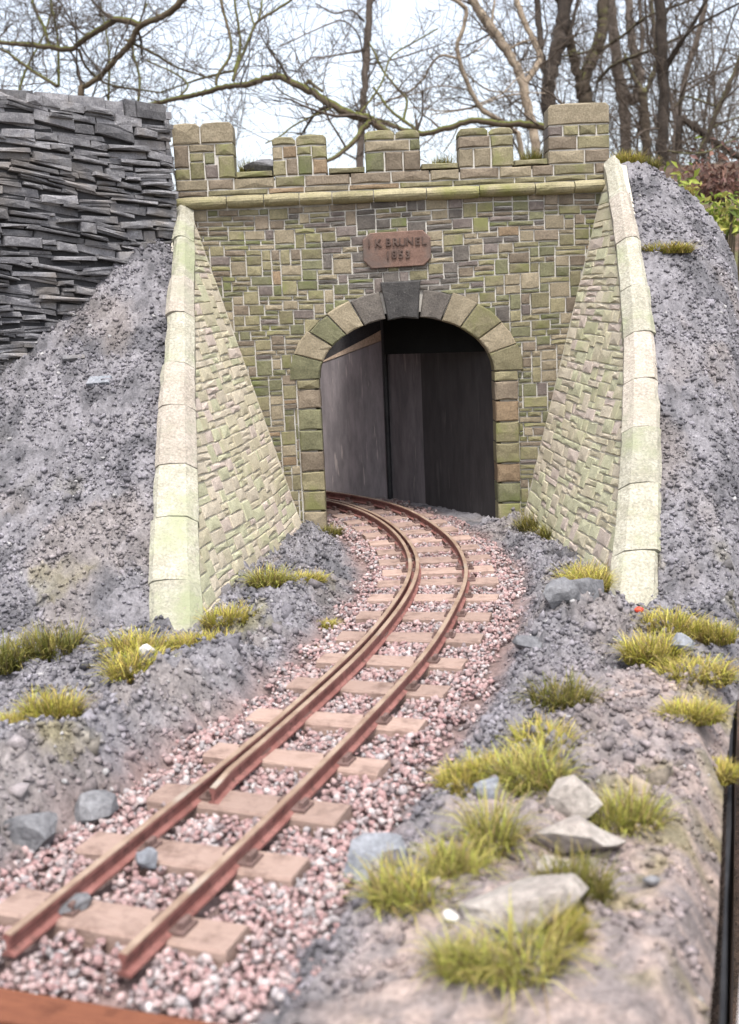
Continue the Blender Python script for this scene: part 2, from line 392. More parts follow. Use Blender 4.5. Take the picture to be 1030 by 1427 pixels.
st = .0115
ax = np.arange(-3.0, 2.75, st); ay = np.arange(-6.0, 2.45, st)
EX, EY = np.meshgrid(ax, ay)
keep = (EX < edge_x(EY) + st) & (EY > front_y(EX) - st)
EX = np.minimum(EX, edge_x(EY)); EY = np.maximum(EY, front_y(EX) - .002)
EZ = terrain(EX, EY)
TD, TS = track_near(EX, EY)
# colours of the loose materials themselves
n1 = fbm(EX * 2.3, EY * 2.3, 61); n2 = fbm(EX * 7, EY * 7, 62); n3 = fbm(EX * 20, EY * 20, 63)
grey = np.array([.18, .172, .183]); dark = np.array([.085, .083, .09]); brown = np.array([.195, .17, .158]); sand = np.array([.245, .195, .175]); pink = np.array([.19, .135, .125]); mossy = np.array([.17, .15, .055])
C = grey[None, None] * np.ones(EX.shape + (1,))
def lay(C, colr, f): return C * (1 - f[..., None]) + colr * f[..., None]
C = lay(C, dark, sstep(.45, .68, n2) * .85); C = lay(C, brown, sstep(.5, .68, n1) * .6)
C = lay(C, sand, sand_mask(EX, EY) * (.55 + .45 * sstep(.35, .6, n3)))
C = lay(C, pink, sstep(.55, .40, np.abs(TD) + .14 * (n2 - .5)))
C = lay(C, mossy, sstep(.6, .72, fbm(EX * 3.3, EY * 3.3, 71)) * sstep(-1.2, -3.0, EY) * .55 * (np.abs(TD) > .55))
C = C * (.62 + .76 * n3)[..., None]
I = np.arange(EX.size).reshape(EX.shape)
q = keep[:-1, :-1] & keep[:-1, 1:] & keep[1:, 1:] & keep[1:, :-1]
F4 = np.stack([I[:-1, :-1], I[:-1, 1:], I[1:, 1:], I[1:, :-1]], -1)[q]
used = np.unique(F4); remap = np.full(EX.size, -1); remap[used] = np.arange(len(used))
V = np.stack([EX, EY, EZ], -1).reshape(-1, 3)[used]
props(np_mesh('embankment', V, remap[F4], M['soil'], col=C.reshape(-1, 3)[used], smooth=False), 'rough grey crushed rock banks and bed of the model', 'embankment', kind='structure')

# ------------------------------------------------------------------ stone helpers
def clip_poly(P, a, b, c):
    """Keep the side a*u + b*v <= c of polygon P."""
    out = []
    for i in range(len(P)):
        p, q2 = P[i], P[(i + 1) % len(P)]
        dp = a * p[0] + b * p[1] - c; dq = a * q2[0] + b * q2[1] - c
        if dp <= 0: out.append(p)
        if dp * dq < 0:
            u = dp / (dp - dq); out.append((p[0] + (q2[0] - p[0]) * u, p[1] + (q2[1] - p[1]) * u))
    return out
def area(P): return abs(sum(P[i][0] * P[(i + 1) % len(P)][1] - P[(i + 1) % len(P)][0] * P[i][1] for i in range(len(P)))) / 2
def shrink(P, g):
    """Inset a convex counter-clockwise polygon by g."""
    Q = list(P)
    for i in range(len(P)):
        (x0, y0), (x1, y1) = P[i], P[(i + 1) % len(P)]
        dx, dy = x1 - x0, y1 - y0; L = math.hypot(dx, dy)
        if L < 1e-6: continue
        nx, ny = dy / L, -dx / L
        Q = clip_poly(Q, nx, ny, nx * x0 + ny * y0 - g)
        if len(Q) < 3: return []
    return Q
def block(P, h0, h1, f, bev=.006, jit=.003, dens=.09, rough=.003, back=False, flip=False):
    """A stone: outline P (counter-clockwise) from depth h0 to h1, worn arris, slightly uneven face."""
    D = []
    for i in range(len(P)):
        p, q2 = P[i], P[(i + 1) % len(P)]; L = math.hypot(q2[0] - p[0], q2[1] - p[1]); n = 1 if L < dens else 2
        for k in range(n):
            u = k / n; j = jit * (1.0 if k else .6)
            D.append((p[0] + (q2[0] - p[0]) * u + rng.uniform(-j, j), p[1] + (q2[1] - p[1]) * u + rng.uniform(-j, j)))
    cx = sum(p[0] for p in D) / len(D); cy = sum(p[1] for p in D) / len(D); n = len(D)
    tu, tv = rng.uniform(-1, 1) * rough * 8, rng.uniform(-1, 1) * rough * 8
    V = [f(p[0], p[1], h0) for p in D]
    V += [f(p[0], p[1], h1 - bev + rng.uniform(-.3, .3) * rough) for p in D]
    for p in D:
        L = math.hypot(p[0] - cx, p[1] - cy) + 1e-6; k = min(.45, bev * rng.uniform(.8, 1.7) / L)
        V.append(f(p[0] + (cx - p[0]) * k, p[1] + (cy - p[1]) * k, h1 + rng.uniform(-1, 1) * rough + tu * (p[0] - cx) + tv * (p[1] - cy)))
    V.append(f(cx, cy, h1 + rng.uniform(0, 1.6) * rough))
    Fc = []
    for r in (0, 1):
        for i in range(n):
            j = (i + 1) % n; Fc.append((r * n + i, r * n + j, (r + 1) * n + j, (r + 1) * n + i))
    for i in range(n): Fc.append((2 * n + i, 2 * n + (i + 1) % n, 3 * n))
    if back: Fc.append(tuple(range(n - 1, -1, -1)))
    if flip: Fc = [tuple(reversed(q3)) for q3 in Fc]
    return V, Fc
def sneck(u0, u1, v0, v1, cu, cv, sizes):
    """Random snecked rubble: fill a fine grid with rectangles of mixed sizes."""
    nu, nv = int((u1 - u0) / cu), int((v1 - v0) / cv); occ = [[False] * nu for _ in range(nv)]; out = []
    # uneven grid lines
    gu = [u0 + i * cu + rng.uniform(-.18, .18) * cu for i in range(nu + 1)]
    gv2 = [v0 + i * cv + rng.uniform(-.16, .16) * cv for i in range(nv + 1)]
    for j in range(nv):
        i = 0
        while i < nu:
            if occ[j][i]: i += 1; continue
            w0, h0 = rng.choices(sizes, weights=[s[2] for s in sizes])[0][:2]
            h0 = min(h0, nv - j); w = 0
            while w < w0 and i + w < nu and not any(occ[j + k][i + w] for k in range(h0)): w += 1
            # avoid leaving slivers one cell wide
            if i + w < nu and not occ[j][i + w] and (i + w + 1 >= nu or occ[j][i + w + 1]) and not any(occ[j + k][i + w] for k in range(h0)): w += 1
            for k in range(h0):
                for l in range(w): occ[j + k][i + l] = True
            out.append([(gu[i], gv2[j]), (gu[i + w], gv2[j]), (gu[i + w], gv2[j + h0]), (gu[i], gv2[j + h0])])
            i += w
    return out
def add_stones(items, parent, name, limit=300):
    """items: (area, verts, faces, material); the largest become parts of their own, the rest one part."""
    items = sorted(items, key=lambda q3: -q3[0])
    for a, V, Fc, m in items[:limit]: mesh_obj(name, V, Fc, m, parent)
    rest = items[limit:]
    if rest:
        V = []; Fc = []; mats = []; mi = []
        for a, v, f2, m in rest:
            if m not in mats: mats.append(m)
            o = len(V); V += v; Fc += [tuple(k + o for k in q3) for q3 in f2]; mi += [mats.index(m)] * len(f2)
        o = mesh_obj('small_stones', V, Fc, mats, parent); o.data.polygons.foreach_set('material_index', mi); o['kind'] = 'stuff'

# ------------------------------------------------------------------ tunnel portal
AX, AZ, AA, AB = .05, 1.06, .602, .394       # arch centre, springing, half width, rise
RW = .2                                       # depth of the arch ring
portal = empty('tunnel_portal', (.05, 0, 0), 'crenellated olive stone tunnel portal wall with dark arch and plaque', 'tunnel portal')
fp = lambda u, v, h: (u, -h, v)
jl = lambda z: -.716 - .2925 * z
jr = lambda z: .825 + .2608 * z
# mortar core with the arch left open
out = [(-1.45, -.25), (AX - AA - .04, -.25), (AX - AA - .04, AZ)]
for k in range(1, 24):
    a = math.pi * (1 - k / 24); out.append((AX + (AA + .04) * math.cos(a), AZ + (AB + .04) * math.sin(a)))
out += [(AX + AA + .04, AZ), (AX + AA + .04, -.25), (1.46, -.25), (1.46, 2.40), (-1.455, 2.40), (-1.455, 1.2)]
n = len(out)
V = [(x, 0, z) for x, z in out] + [(x, .17, z) for x, z in out]
Fc = [tuple(range(n)), tuple(range(2 * n - 1, n - 1, -1))] + [(i, i + n, (i + 1) % n + n, (i + 1) % n) for i in range(n)]
core = mesh_obj('mortar_bed', V, Fc, M['mortar'], portal)
bpy.context.view_layer.update()

def pick_face(u, v):
    """Stone kinds: soot darkened above the arch, greener to the sides, plum under the string course."""
    r = rng.random(); soot = math.exp(-((u - .03) / .48) ** 2 - ((v - 1.85) / .45) ** 2)
    if rng.random() < soot * .85: return M['soot'] if r < .72 else M['plum']
    if v > 2.05 and r < .38: return M['brown'] if r < .28 else M['plum']
    return M[rng.choices(['olive', 'green', 'tan', 'brown', 'plum', 'ochre'], [.44, .17, .22, .12, .03, .02])[0]]
SZ = [(3, 1, 3), (4, 1, 3), (5, 1, 2), (6, 1, 1), (2, 1, .8), (2, 2, 1.6), (3, 2, 3), (4, 2, 1.8), (3, 3, .9), (2, 3, .5), (4, 3, .4)]
items = []
for P in sneck(-1.5, 1.5, -.12, 2.245, .0345, .0345, SZ):
    zc = sum(p[1] for p in P) / 4; xc = sum(p[0] for p in P) / 4
    # slope of the courses is not quite true
    P = [(x, z + .012 * math.sin(x * 2.3 + z * 3)) for x, z in P]
    P = clip_poly(P, -1, -.2925, .716 + .03)              # left joint with the wing wall
    if len(P) < 3: continue
    P = clip_poly(P, 1, -.2608, .825 + .03)
    if len(P) < 3: continue
    if zc < AZ:                                            # quoins of the jambs
        s = 1 if xc > AX else -1
        P = clip_poly(P, -s, 0, -s * (AX + s * (AA + .165)))
    else:
        dx, dz = xc - AX, zc - AZ; a = math.atan2(dz / (AB + RW), dx / (AA + RW))
        ex_, ez_ = AX + (AA + RW) * math.cos(a), AZ + (AB + RW) * math.sin(a)
        nx, nz = math.cos(a) / (AA + RW), math.sin(a) / (AB + RW); L = math.hypot(nx, nz); nx /= L; nz /= L
        P = clip_poly(P, -nx, -nz, -(nx * ex_ + nz * ez_) + .015)
    if len(P) < 3: continue
    if zc > 1.55 and zc < 1.72 and abs(xc - .027) < .13: continue
    if -.15 < xc < .18 and 1.835 < zc < 1.99: continue
    P = shrink(P, .0048)
    if len(P) < 3 or area(P) < .0004: continue
    V, Fc = block(P, -.006, .0115 + rng.uniform(-.003, .005), fp, bev=.004, jit=.0028, rough=.0022)
    items.append((area(P), V, Fc, pick_face(xc, zc)))
add_stones(items, core, 'stone')

# jamb quoins, right through the wall
z = -.14
row = 0
while z < AZ - .02:
    h = min(rng.uniform(.125, .15), AZ - z)
    if AZ - z - h < .06: h = AZ - z
    for s in (-1, 1):
        wq = .165 if s < 0 else .17
        x0, x1 = (AX - AA - wq, AX - AA) if s < 0 else (AX + AA, AX + AA + wq)
        P = shrink([(x0, z), (x1, z), (x1, z + h), (x0, z + h)], .005)
        V, Fc = block(P, -.172, .024 + rng.uniform(-.003, .004), fp, bev=.008, jit=.004, rough=.004, back=True)
        mesh_obj('quoin', V, Fc, M[rng.choices(['olive', 'green', 'tan', 'brown', 'ochre'], [.36, .2, .24, .12, .08])[0]], portal)
    z += h; row += 1

# arch ring
def ell(a, r): return (AX + (AA + r) * math.cos(a), AZ + (AB + r) * math.sin(a))
def voussoir(a0, a1, m, r1):
    n = 4; A = [a0 + (a1 - a0) * k / n for k in range(n + 1)]          # a0 > a1: left to right
    inner = [ell(a, 0) for a in A]; o0 = ell(a0, r1); o1 = ell(a1, r1)
    # straight backs, as cut stones
    P = [inner[0]] + inner[1:] + [o1, ell((a0 + a1) / 2, r1 * 1.02), o0]
    cx = sum(p[0] for p in P) / len(P); cz = sum(p[1] for p in P) / len(P)
    P = [(cx + (p[0] - cx) * .965, cz + (p[1] - cz) * .97) for p in P]
    V, Fc = block(P, -.172, .026 + rng.uniform(-.003, .004), fp, bev=.008, jit=.003, dens=.5, rough=.004, back=True)
    mesh_obj('voussoir', V, Fc, m, portal)
aL = [math.pi * k for k in (1.0, .905, .815, .735, .655, .567)]
aR = [math.pi * k for k in (.447, .365, .285, .19, .10, .0)]
mv = ['green', 'tan', 'green', 'tan', 'soot', 'soot', 'tan', 'olive', 'tan', 'olive']
for i, (a0, a1) in enumerate(list(zip(aL, aL[1:])) + list(zip(aR, aR[1:]))):
    voussoir(a0, a1, M[mv[i]], RW + rng.uniform(-.012, .02))
P = [(-.066, 1.437), (.04, 1.452), (.142, 1.44), (.165, 1.70), (-.108, 1.695)]
V, Fc = block(P, -.172, .058, fp, bev=.01, jit=.002, dens=.5, rough=.003, back=True)
props(mesh_obj('keystone', V, Fc, M['keystone'], portal), 'dark grey keystone')

# plaque
px0, px1, pz0, pz1, ch = -.216, .244, 1.792, 2.03, .05
P = [(px0 + ch, pz0 - .004), (px1 - ch, pz0 + .004), (px1, pz0 + ch), (px1, pz1 - ch), (px1 - ch, pz1), (px0 + ch, pz1 - .006), (px0, pz1 - ch), (px0, pz0 + ch)]
V, Fc = block(P, -.01, .034, fp, bev=.007, jit=.002, dens=.5, rough=.001)
plaque = props(mesh_obj('plaque', V, Fc, M['plaque'], portal), 'rust brown plaque reading I K BRUNEL 1853')
def lettering(txt, size, x, z, track_):
    """One raised letter each, set out along the line."""
    adv = {'I': .34, ' ': .34, '1': .56, 'L': .6, 'E': .66, 'N': .78}; tot = sum(adv.get(c, .68) for c in txt) * size * track_; u = x - tot / 2
    for c in txt:
        wd = adv.get(c, .68) * size * track_
        if c != ' ':
            cu = bpy.data.curves.new('txt', 'FONT'); cu.body = c; cu.size = size; cu.extrude = .005; cu.align_x = 'CENTER'; cu.offset = .0008; cu.bevel_depth = .001; cu.resolution_u = 3
            o = bpy.data.objects.new('txt', cu); COL.objects.link(o); bpy.context.view_layer.update()
            me = bpy.data.meshes.new_from_object(o.evaluated_get(bpy.context.evaluated_depsgraph_get()))
            bpy.data.objects.remove(o); bpy.data.curves.remove(cu)
            me.transform(Matrix.Rotation(R(90), 4, 'X')); me.materials.clear(); me.materials.append(M['plaque_letter']); me.name = 'letter'
            put('letter', me, plaque, (u + wd / 2, -.038, z + rng.uniform(-.002, .002)))
        u += wd
lettering('I K BRUNEL', .07, .016, 1.934, 1.0)
lettering('1853', .072, .02, 1.85, .95)

# string course: half round stones end to end
x = -1.47
while x < 1.46:
    x2 = min(1.47, x + rng.uniform(.22, .38))
    if 1.47 - x2 < .12: x2 = 1.47
    n = 9; V = []; Fc = []; dz = rng.uniform(-.003, .003)
    nx = 5
    for i in range(nx):
        xx = x + .003 + (x2 - x - .006) * i / (nx - 1)
        for k in range(n):
            a = -math.pi / 2 + math.pi * k / (n - 1); rr = .042 + rng.uniform(-.0015, .0015) - (.004 if i in (0, nx - 1) else 0)
            V.append((xx, -.012 - 1.55 * rr * max(0, math.cos(a)) , 2.268 + dz + rr * math.sin(a)))
    for i in range(nx - 1):
        for k in range(n - 1): Fc.append((i * n + k, (i + 1) * n + k, (i + 1) * n + k + 1, i * n + k + 1))
        Fc.append((i * n, i * n + n - 1, (i + 1) * n + n - 1, (i + 1) * n))
    Fc += [tuple(range(n)), tuple(range(len(V) - 1, len(V) - n - 1, -1))]
    mesh_obj('string_course_stone', V, Fc, M['string'], portal, smooth=False); x = x2

# parapet: two courses then merlons of through stones
def par_stone(x0, x1, z0, z1, m=None, top=False, h=.012):
    P = shrink([(x0, z0), (x1, z0), (x1, z1), (x0, z1)], .0045)
    if top:                                               # weathered rounded top
        x0, x1, z0, z1 = x0 + .0045, x1 - .0045, z0 + .0045, z1
        P = [(x0, z0), (x1, z0), (x1, z1 - .02), (x1 - .02, z1 - .002), ((x0 + x1) / 2, z1 + .004), (x0 + .02, z1 - .002), (x0, z1 - .02)]
    V, Fc = block(P, -.165, h + rng.uniform(-.003, .004), fp, bev=.008, jit=.003, rough=.003, back=True)
    mesh_obj('parapet_stone', V, Fc, m or M[rng.choices(['olive', 'green', 'tan', 'brown', 'ochre', 'plum'], [.4, .16, .26, .12, .03, .03])[0]], portal)
def par_row(x0, x1, z0, z1, lo, hi, top=False):
    x = x0
    while x < x1 - 1e-4:
        x2 = min(x1, x + rng.uniform(lo, hi))
        if x1 - x2 < lo * .6: x2 = x1
        par_stone(x, x2, z0, z1, top=top); x = x2
par_row(-1.46, 1.47, 2.312, 2.352, .2, .42)
par_row(-1.46, 1.47, 2.352, 2.425, .14, .34)
MER = [(-1.462, -1.05, 2.79), (-.80, -.43, 2.685), (-.178, .198, 2.69), (.448, .823, 2.68), (1.052, 1.47, 2.81)]
for i, (a, b_, zt) in enumerate(MER):
    V = [(x, y, z) for x in (a + .012, b_ - .012) for y in (.0, .155) for z in (2.40, zt - .03)]
    mesh_obj('merlon_mortar', V, [(0, 1, 3, 2), (4, 6, 7, 5), (0, 4, 5, 1), (2, 3, 7, 6), (0, 2, 6, 4), (1, 5, 7, 3)], M['mortar'], portal)
mid = lambda a, b_, t: a + (b_ - a) * t
a, b_, zt = MER[0]
par_stone(a, mid(a, b_, .46), 2.655, zt, M['tan'], True); par_stone(mid(a, b_, .46), b_, 2.655, zt, M['tan'], True)
for x0, x1, z0, z1, m in ((0, .26, 2.5, 2.655, 'brown'), (.26, .68, 2.6, 2.655, 'tan'), (.68, 1, 2.575, 2.655, 'olive'), (.26, .5, 2.54, 2.6, 'olive'), (.5, .68, 2.52, 2.6, 'green'), (.26, .5, 2.425, 2.54, 'olive'),
                          (.5, .72, 2.425, 2.52, 'plum'), (.72, 1, 2.425, 2.575, 'olive'), (0, .26, 2.425, 2.5, 'olive')):
    par_stone(mid(a, b_, x0), mid(a, b_, x1), z0, z1, M[m])
a, b_, zt = MER[1]
par_stone(a, mid(a, b_, .44), 2.625, zt - .01, M['olive'], True); par_stone(mid(a, b_, .44), b_, 2.615, zt, M['olive'], True)
for x0, x1, z0, z1, m in ((0, .2, 2.53, 2.62, 'tan'), (.2, .45, 2.54, 2.62, 'ochre'), (.45, .72, 2.555, 2.615, 'olive'), (.72, 1, 2.53, 2.615, 'olive'), (0, .25, 2.425, 2.53, 'olive'), (.25, .46, 2.425, 2.54, 'brown'),
                          (.46, .73, 2.425, 2.555, 'green'), (.73, 1, 2.425, 2.53, 'ochre')):
    par_stone(mid(a, b_, x0), mid(a, b_, x1), z0, z1, M[m])
for a, b_, zt in (MER[2], MER[3]):
    par_stone(a, mid(a, b_, .55), 2.63, zt, M['olive'], True); par_stone(mid(a, b_, .55), b_, 2.63, zt - .005, M['olive'], True)
    par_row(a, b_, 2.555, 2.63, .12, .37); par_row(a, b_, 2.425, 2.555, .1, .2)
a, b_, zt = MER[4]
par_stone(a, b_, 2.675, zt, M['tan'], True)
par_stone(a, mid(a, b_, .25), 2.605, 2.675, M['plum']); par_stone(mid(a, b_, .25), mid(a, b_, .5), 2.605, 2.675, M['olive'])
par_stone(mid(a, b_, .5), mid(a, b_, .79), 2.605, 2.675, M['olive']); par_stone(mid(a, b_, .79), b_, 2.605, 2.675, M['olive'])
par_row(a, b_, 2.515, 2.605, .13, .3); par_row(a, b_, 2.425, 2.515, .14, .3)
# low sills of the embrasures
for i in range(4): par_stone(MER[i][1], MER[i + 1][0], 2.425, 2.468, M['olive'])

# ------------------------------------------------------------------ wing walls
def wing(side):
    Y, xf, zt, ZT = (YL, xl, ztop_l, ZTL) if side < 0 else (YR, xr, ztop_r, ZTR)
    lab = ('long pale stone wing wall left of the track beside the slate wall' if side < 0 else 'curved pale stone wing wall right of the track')
    root = empty('wing_wall', (xf(Y / 2, 0), Y / 2, 0), lab, 'wing wall', 'wing walls of the portal')
    e = .01
    def f(y, z, h):
        x = xf(y, z); tx = (xf(y + e, z) - xf(y - e, z)) / (2 * e); tv = (xf(y, z + e) - xf(y, z - e)) / (2 * e)
        nrm = Vector((1, -tx, -tv)).normalized() * (-side)      # towards the track
        return (x + nrm.x * h, y + nrm.y * h, z + nrm.z * h)
    # mortar bed: a grid from the foot up to the sloping head
    nu, nv = 26, 16; V = []; Fc = []
    for lay_ in (0, 1):
        for i in range(nu + 1):
            y = Y * i / nu
            for j in range(nv + 1):
                z = -.2 + (max(.0, zt(y)) + .2) * j / nv
                V.append(f(y, z, -.13 if lay_ else 0.0))
    S = (nu + 1) * (nv + 1); id_ = lambda l, i, j: l * S + i * (nv + 1) + j
    for l in (0, 1):
        for i in range(nu):
            for j in range(nv): Fc.append((id_(l, i, j), id_(l, i + 1, j), id_(l, i + 1, j + 1), id_(l, i, j + 1)))
    for i in range(nu): Fc.append((id_(0, i, nv), id_(0, i + 1, nv), id_(1, i + 1, nv), id_(1, i, nv)))
    for j in range(nv): Fc.append((id_(0, nu, j), id_(0, nu, j + 1), id_(1, nu, j + 1), id_(1, nu, j)))
    bed = mesh_obj('mortar_bed', V, Fc, M['wing_mortar'], root)
    SZ2 = [(2, 1, 3), (3, 1, 3), (4, 1, 2), (2, 2, 2.2), (3, 2, 2.2), (1, 1, .5), (1, 2, .8), (2, 3, .5), (4, 2, .8)]
    items = []
    for P in sneck(Y - .02, -.005, -.12, ZT + .05, .062, .038, SZ2):
        P = [(y, z + .02 * math.sin(y * 2.1 + z)) for y, z in P]
        # keep below the head: z < ZT * (1 - y / Y)  ->  z + y*ZT/Y < ZT
        P = clip_poly(P, ZT / Y, 1, ZT - .004)
        if len(P) < 3: continue
        P = shrink(P, .0042)
        if len(P) < 3 or area(P) < .0006: continue
        yc = sum(p[0] for p in P) / len(P); zc = sum(p[1] for p in P) / len(P)
        V, Fc = block(P, -.006, .0085 + rng.uniform(-.004, .005), f, bev=.004, jit=.0035, dens=.11, rough=.003, flip=side > 0)
        low = sstep(.9, .1, zc)
        m = M[rng.choices(['wing_a', 'wing_b', 'wing_c', 'wing_d'], [.34, .34 if side < 0 else .24, .14, .16 + .25 * float(low)])[0]]
        items.append((area(P), V, Fc, m))
    add_stones(items, bed, 'stone')
    # coping slabs down the sloping head, wider than the wall and bedded on the bank
    n = 9; sl = math.hypot(ZT, Y); y = .0
    cuts = [0.0]
    for i in range(n): cuts.append(cuts[-1] + rng.uniform(.85, 1.15))
    cuts = [c * 1.04 / cuts[-1] for c in cuts]
    for i in range(n):
        t0, t1 = cuts[i], cuts[i + 1]; V = []; k = 4
        wj = rng.uniform(-.004, .004); hj = rng.uniform(-.003, .004); woj = rng.uniform(-.007, .007); tj = rng.uniform(-.007, .007)
        for a in range(k + 1):
            t_ = t0 + (t1 - t0) * (.006 + .988 * a / k); yy = Y * t_; zz = zt(yy)
            x = xf(yy, max(zz, 0)); nrm = Vector((0, -ZT, -Y)).normalized()
            wo = float((CWL if side < 0 else CWR)(yy)) + .015 + woj
            prof = [(-.03, -.06), (-.034 + rng.uniform(-.004, .004), -.004), (.02, .045), (wo * .55, .052 + tj * .3), (wo - .025, .044 + tj), (wo + rng.uniform(-.006, .006), .02 + tj), (wo, -.1)]
            for u, h in prof:
                endt = -.003 if a in (0, k) else 0
                q3 = Vector((x + side * (u + wj), yy, zz)) + nrm * (h + hj + endt + rng.uniform(-.0035, .0035))
                V.append(tuple(q3))
        m_ = len(prof); Fc = []
        for a in range(k):
            for c2 in range(m_ - 1): Fc.append((a * m_ + c2, a * m_ + c2 + 1, (a + 1) * m_ + c2 + 1, (a + 1) * m_ + c2))
            Fc.append((a * m_ + m_ - 1, a * m_, (a + 1) * m_, (a + 1) * m_ + m_ - 1))
        Fc += [tuple(range(m_ - 1, -1, -1)), tuple(range(k * m_, k * m_ + m_))]
        if side > 0: Fc = [tuple(reversed(q3)) for q3 in Fc]
        mesh_obj('coping_stone', V, Fc, M['coping_b' if rng.random() < .3 else 'coping_a'], root)
wing(-1); wing(1)

# ------------------------------------------------------------------ slate wall
S0 = Vector((-1.454, -.2, 0)); S1 = Vector((-2.62, -1.165, 0))
du = (S1 - S0); SL = du.length; du.normalize(); sn = Vector((du.y, -du.x, 0)); sn = sn if sn.y < 0 else -sn
slate = empty('slate_wall', (-2.1, -.7, 1.2), 'dry stacked grey slate retaining wall left of the portal', 'slate wall')
fs = lambda u, v, h: tuple(S0 + du * u + sn * h + Vector((0, 0, v)))
V = [fs(u, v, h) for u in (.02, SL) for v in (.7, 2.82) for h in (-.02, -.45)]
mesh_obj('wall_core', V, [(0, 1, 3, 2), (4, 6, 7, 5), (0, 4, 5, 1), (2, 3, 7, 6), (0, 2, 6, 4), (1, 5, 7, 3)], M['slate_dark'], slate)
items = []
z = 1.0
while z < 2.86:
    h = rng.choice([.018, .022, .026, .03, .036, .044, .055]) * rng.uniform(.9, 1.15)
    last = z + h > 2.80
    if last: h = 2.885 - z
    u = rng.uniform(-.03, .02)
    while u < SL:
        wd = rng.uniform(.10, .36) * (1 if h < .045 else .75); hh = h
        # bed rises towards the left of the wall, as the slabs dip to the right
        dip = .13 * wd * rng.uniform(-.4, 1.7)
        uu = max(u, -.02)
        sub = [(0, 1)] if rng.random() > .25 or h < .035 else [(0, .48), (.52, 1)]
        tl = 0.03 * math.sin(u * 3.1 + z * 2) + .05 * u * (1 if last else 1)
        zb = z + (tl if not last else .0)
        under = tz(*(S0 + du * (uu + wd / 2))[:2]) - .12
        if zb + h > under or last:
            for a, b2 in sub:
                pr = rng.choice([-.014, -.006, .0, .004, .009, .015, .022, .036]) * rng.uniform(.6, 1.2); sh = rng.uniform(-.02, .02) if a else 0
                P = [(uu + sh, zb + h * a), (uu + wd + sh, zb + h * a + dip), (uu + wd - .004 + sh, zb + h * b2 - .003 + dip), (uu + .004 + sh, zb + h * b2 - .003)]
                P = [(p[0] + rng.uniform(-.006, .006), p[1] + rng.uniform(-.004, .004)) for p in P]
                # seen from the front the wall runs right to left, so turn the outline round
                V, Fc = block(P[::-1], -.16, pr, fs, bev=.003, jit=.0035, dens=.10, rough=.005, back=True)
                items.append((wd * h, V, Fc, M['slate']))
        u += wd + .004
    z += h
# the return face at the right hand end
zz = 2.15
while zz < 2.86:
    h = rng.choice([.03, .04, .05]); V, Fc = block([(0, zz), (0 + .2, zz), (.2, zz + h - .004), (0, zz + h - .004)], -.02, rng.uniform(.0, .05),
        lambda u, v, k: tuple(S0 - sn * (.0 + u) - du * (.0 + k) + Vector((0, 0, v))), bev=.004, jit=.006, rough=.004, back=True)
    items.append((.2 * h, V, Fc, M['slate'])); zz += h
add_stones(items, slate, 'slate')

# ------------------------------------------------------------------ tunnel lining and roof
def slab(name, poly, z0, z1, m, parent):
    n = len(poly); V = [(x, y, z0) for x, y in poly] + [(x, y, z1) for x, y in poly]
    return mesh_obj(name, V, [tuple(range(n - 1, -1, -1)), tuple(range(n, 2 * n))] + [(i, (i + 1) % n, n + (i + 1) % n, n + i) for i in range(n)], m, parent)
lining = empty('tunnel_lining', (.2, 1.0, 0), 'dark streaked curved lining inside the tunnel with vertical cover strip', 'tunnel lining')
BW = [(.70, .172), (.60, .40), (.485, .62), (.37, .82), (.238, 1.03), (.09, 1.26), (-.075, 1.50), (-.335, 1.68), (-.614, 1.85), (-.95, 2.03), (-1.4, 2.2)]
bw = catmull(BW, 4)
ip = int(np.argmin(np.hypot(bw[:, 0] + .075, bw[:, 1] - 1.5)))
def panel(pts, tops, name, m):
    V = []; Fc = []; n = len(pts)
    for i, (p, zt) in enumerate(zip(pts, tops)):
        d = pts[min(i + 1, n - 1)] - pts[max(i - 1, 0)]; d = d / np.hypot(*d); q3 = p + .03 * np.array([d[1], -d[0]])
        V += [(p[0], p[1], -.1), (p[0], p[1], zt), (q3[0], q3[1], zt), (q3[0], q3[1], -.1)]
    for i in range(n - 1):
        for k in range(4): Fc.append((4 * i + k, 4 * i + (k + 1) % 4, 4 * i + 4 + (k + 1) % 4, 4 * i + 4 + k))
    Fc += [(0, 3, 2, 1), tuple(4 * (n - 1) + k for k in range(4))]
    return mesh_obj(name, V, Fc, m, lining)
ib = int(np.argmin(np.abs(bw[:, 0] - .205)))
panel(bw[:ib + 1], [1.495] * (ib + 1), 'lining_panel', M['lining_deep_shade']); panel(bw[ib:ip + 1], [1.495] * (ip + 1 - ib), 'lining_panel', M['lining_shade'])
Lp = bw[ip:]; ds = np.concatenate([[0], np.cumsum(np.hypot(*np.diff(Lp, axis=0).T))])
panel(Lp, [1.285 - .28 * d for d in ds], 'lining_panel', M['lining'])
# tan batten wedge along the head of the left panel
V = []
for i in range(len(Lp)):
    if ds[i] > .75: break
    nrm = np.array([Lp[min(i + 1, len(Lp) - 1)] - Lp[max(i - 1, 0)]])[0]; nrm = nrm / np.hypot(*nrm); off = .045 * np.array([nrm[1], -nrm[0]])
    z0 = 1.288 - .28 * ds[i]; z1 = z0 + max(.006, .085 - .12 * ds[i]); p = Lp[i] - off * .1
    V += [(p[0], p[1], z0), (p[0], p[1], z1), (p[0] + off[0], p[1] + off[1], z1), (p[0] + off[0], p[1] + off[1], z0)]
n = len(V) // 4; Fc = [(4 * i + k, 4 * i + (k + 1) % 4, 4 * i + 4 + (k + 1) % 4, 4 * i + 4 + k) for i in range(n - 1) for k in range(4)] + [(0, 3, 2, 1), tuple(4 * (n - 1) + k for k in range(4))]
props(mesh_obj('batten', V, Fc, M['tan_timber'], lining), 'pale tan batten on the lining')
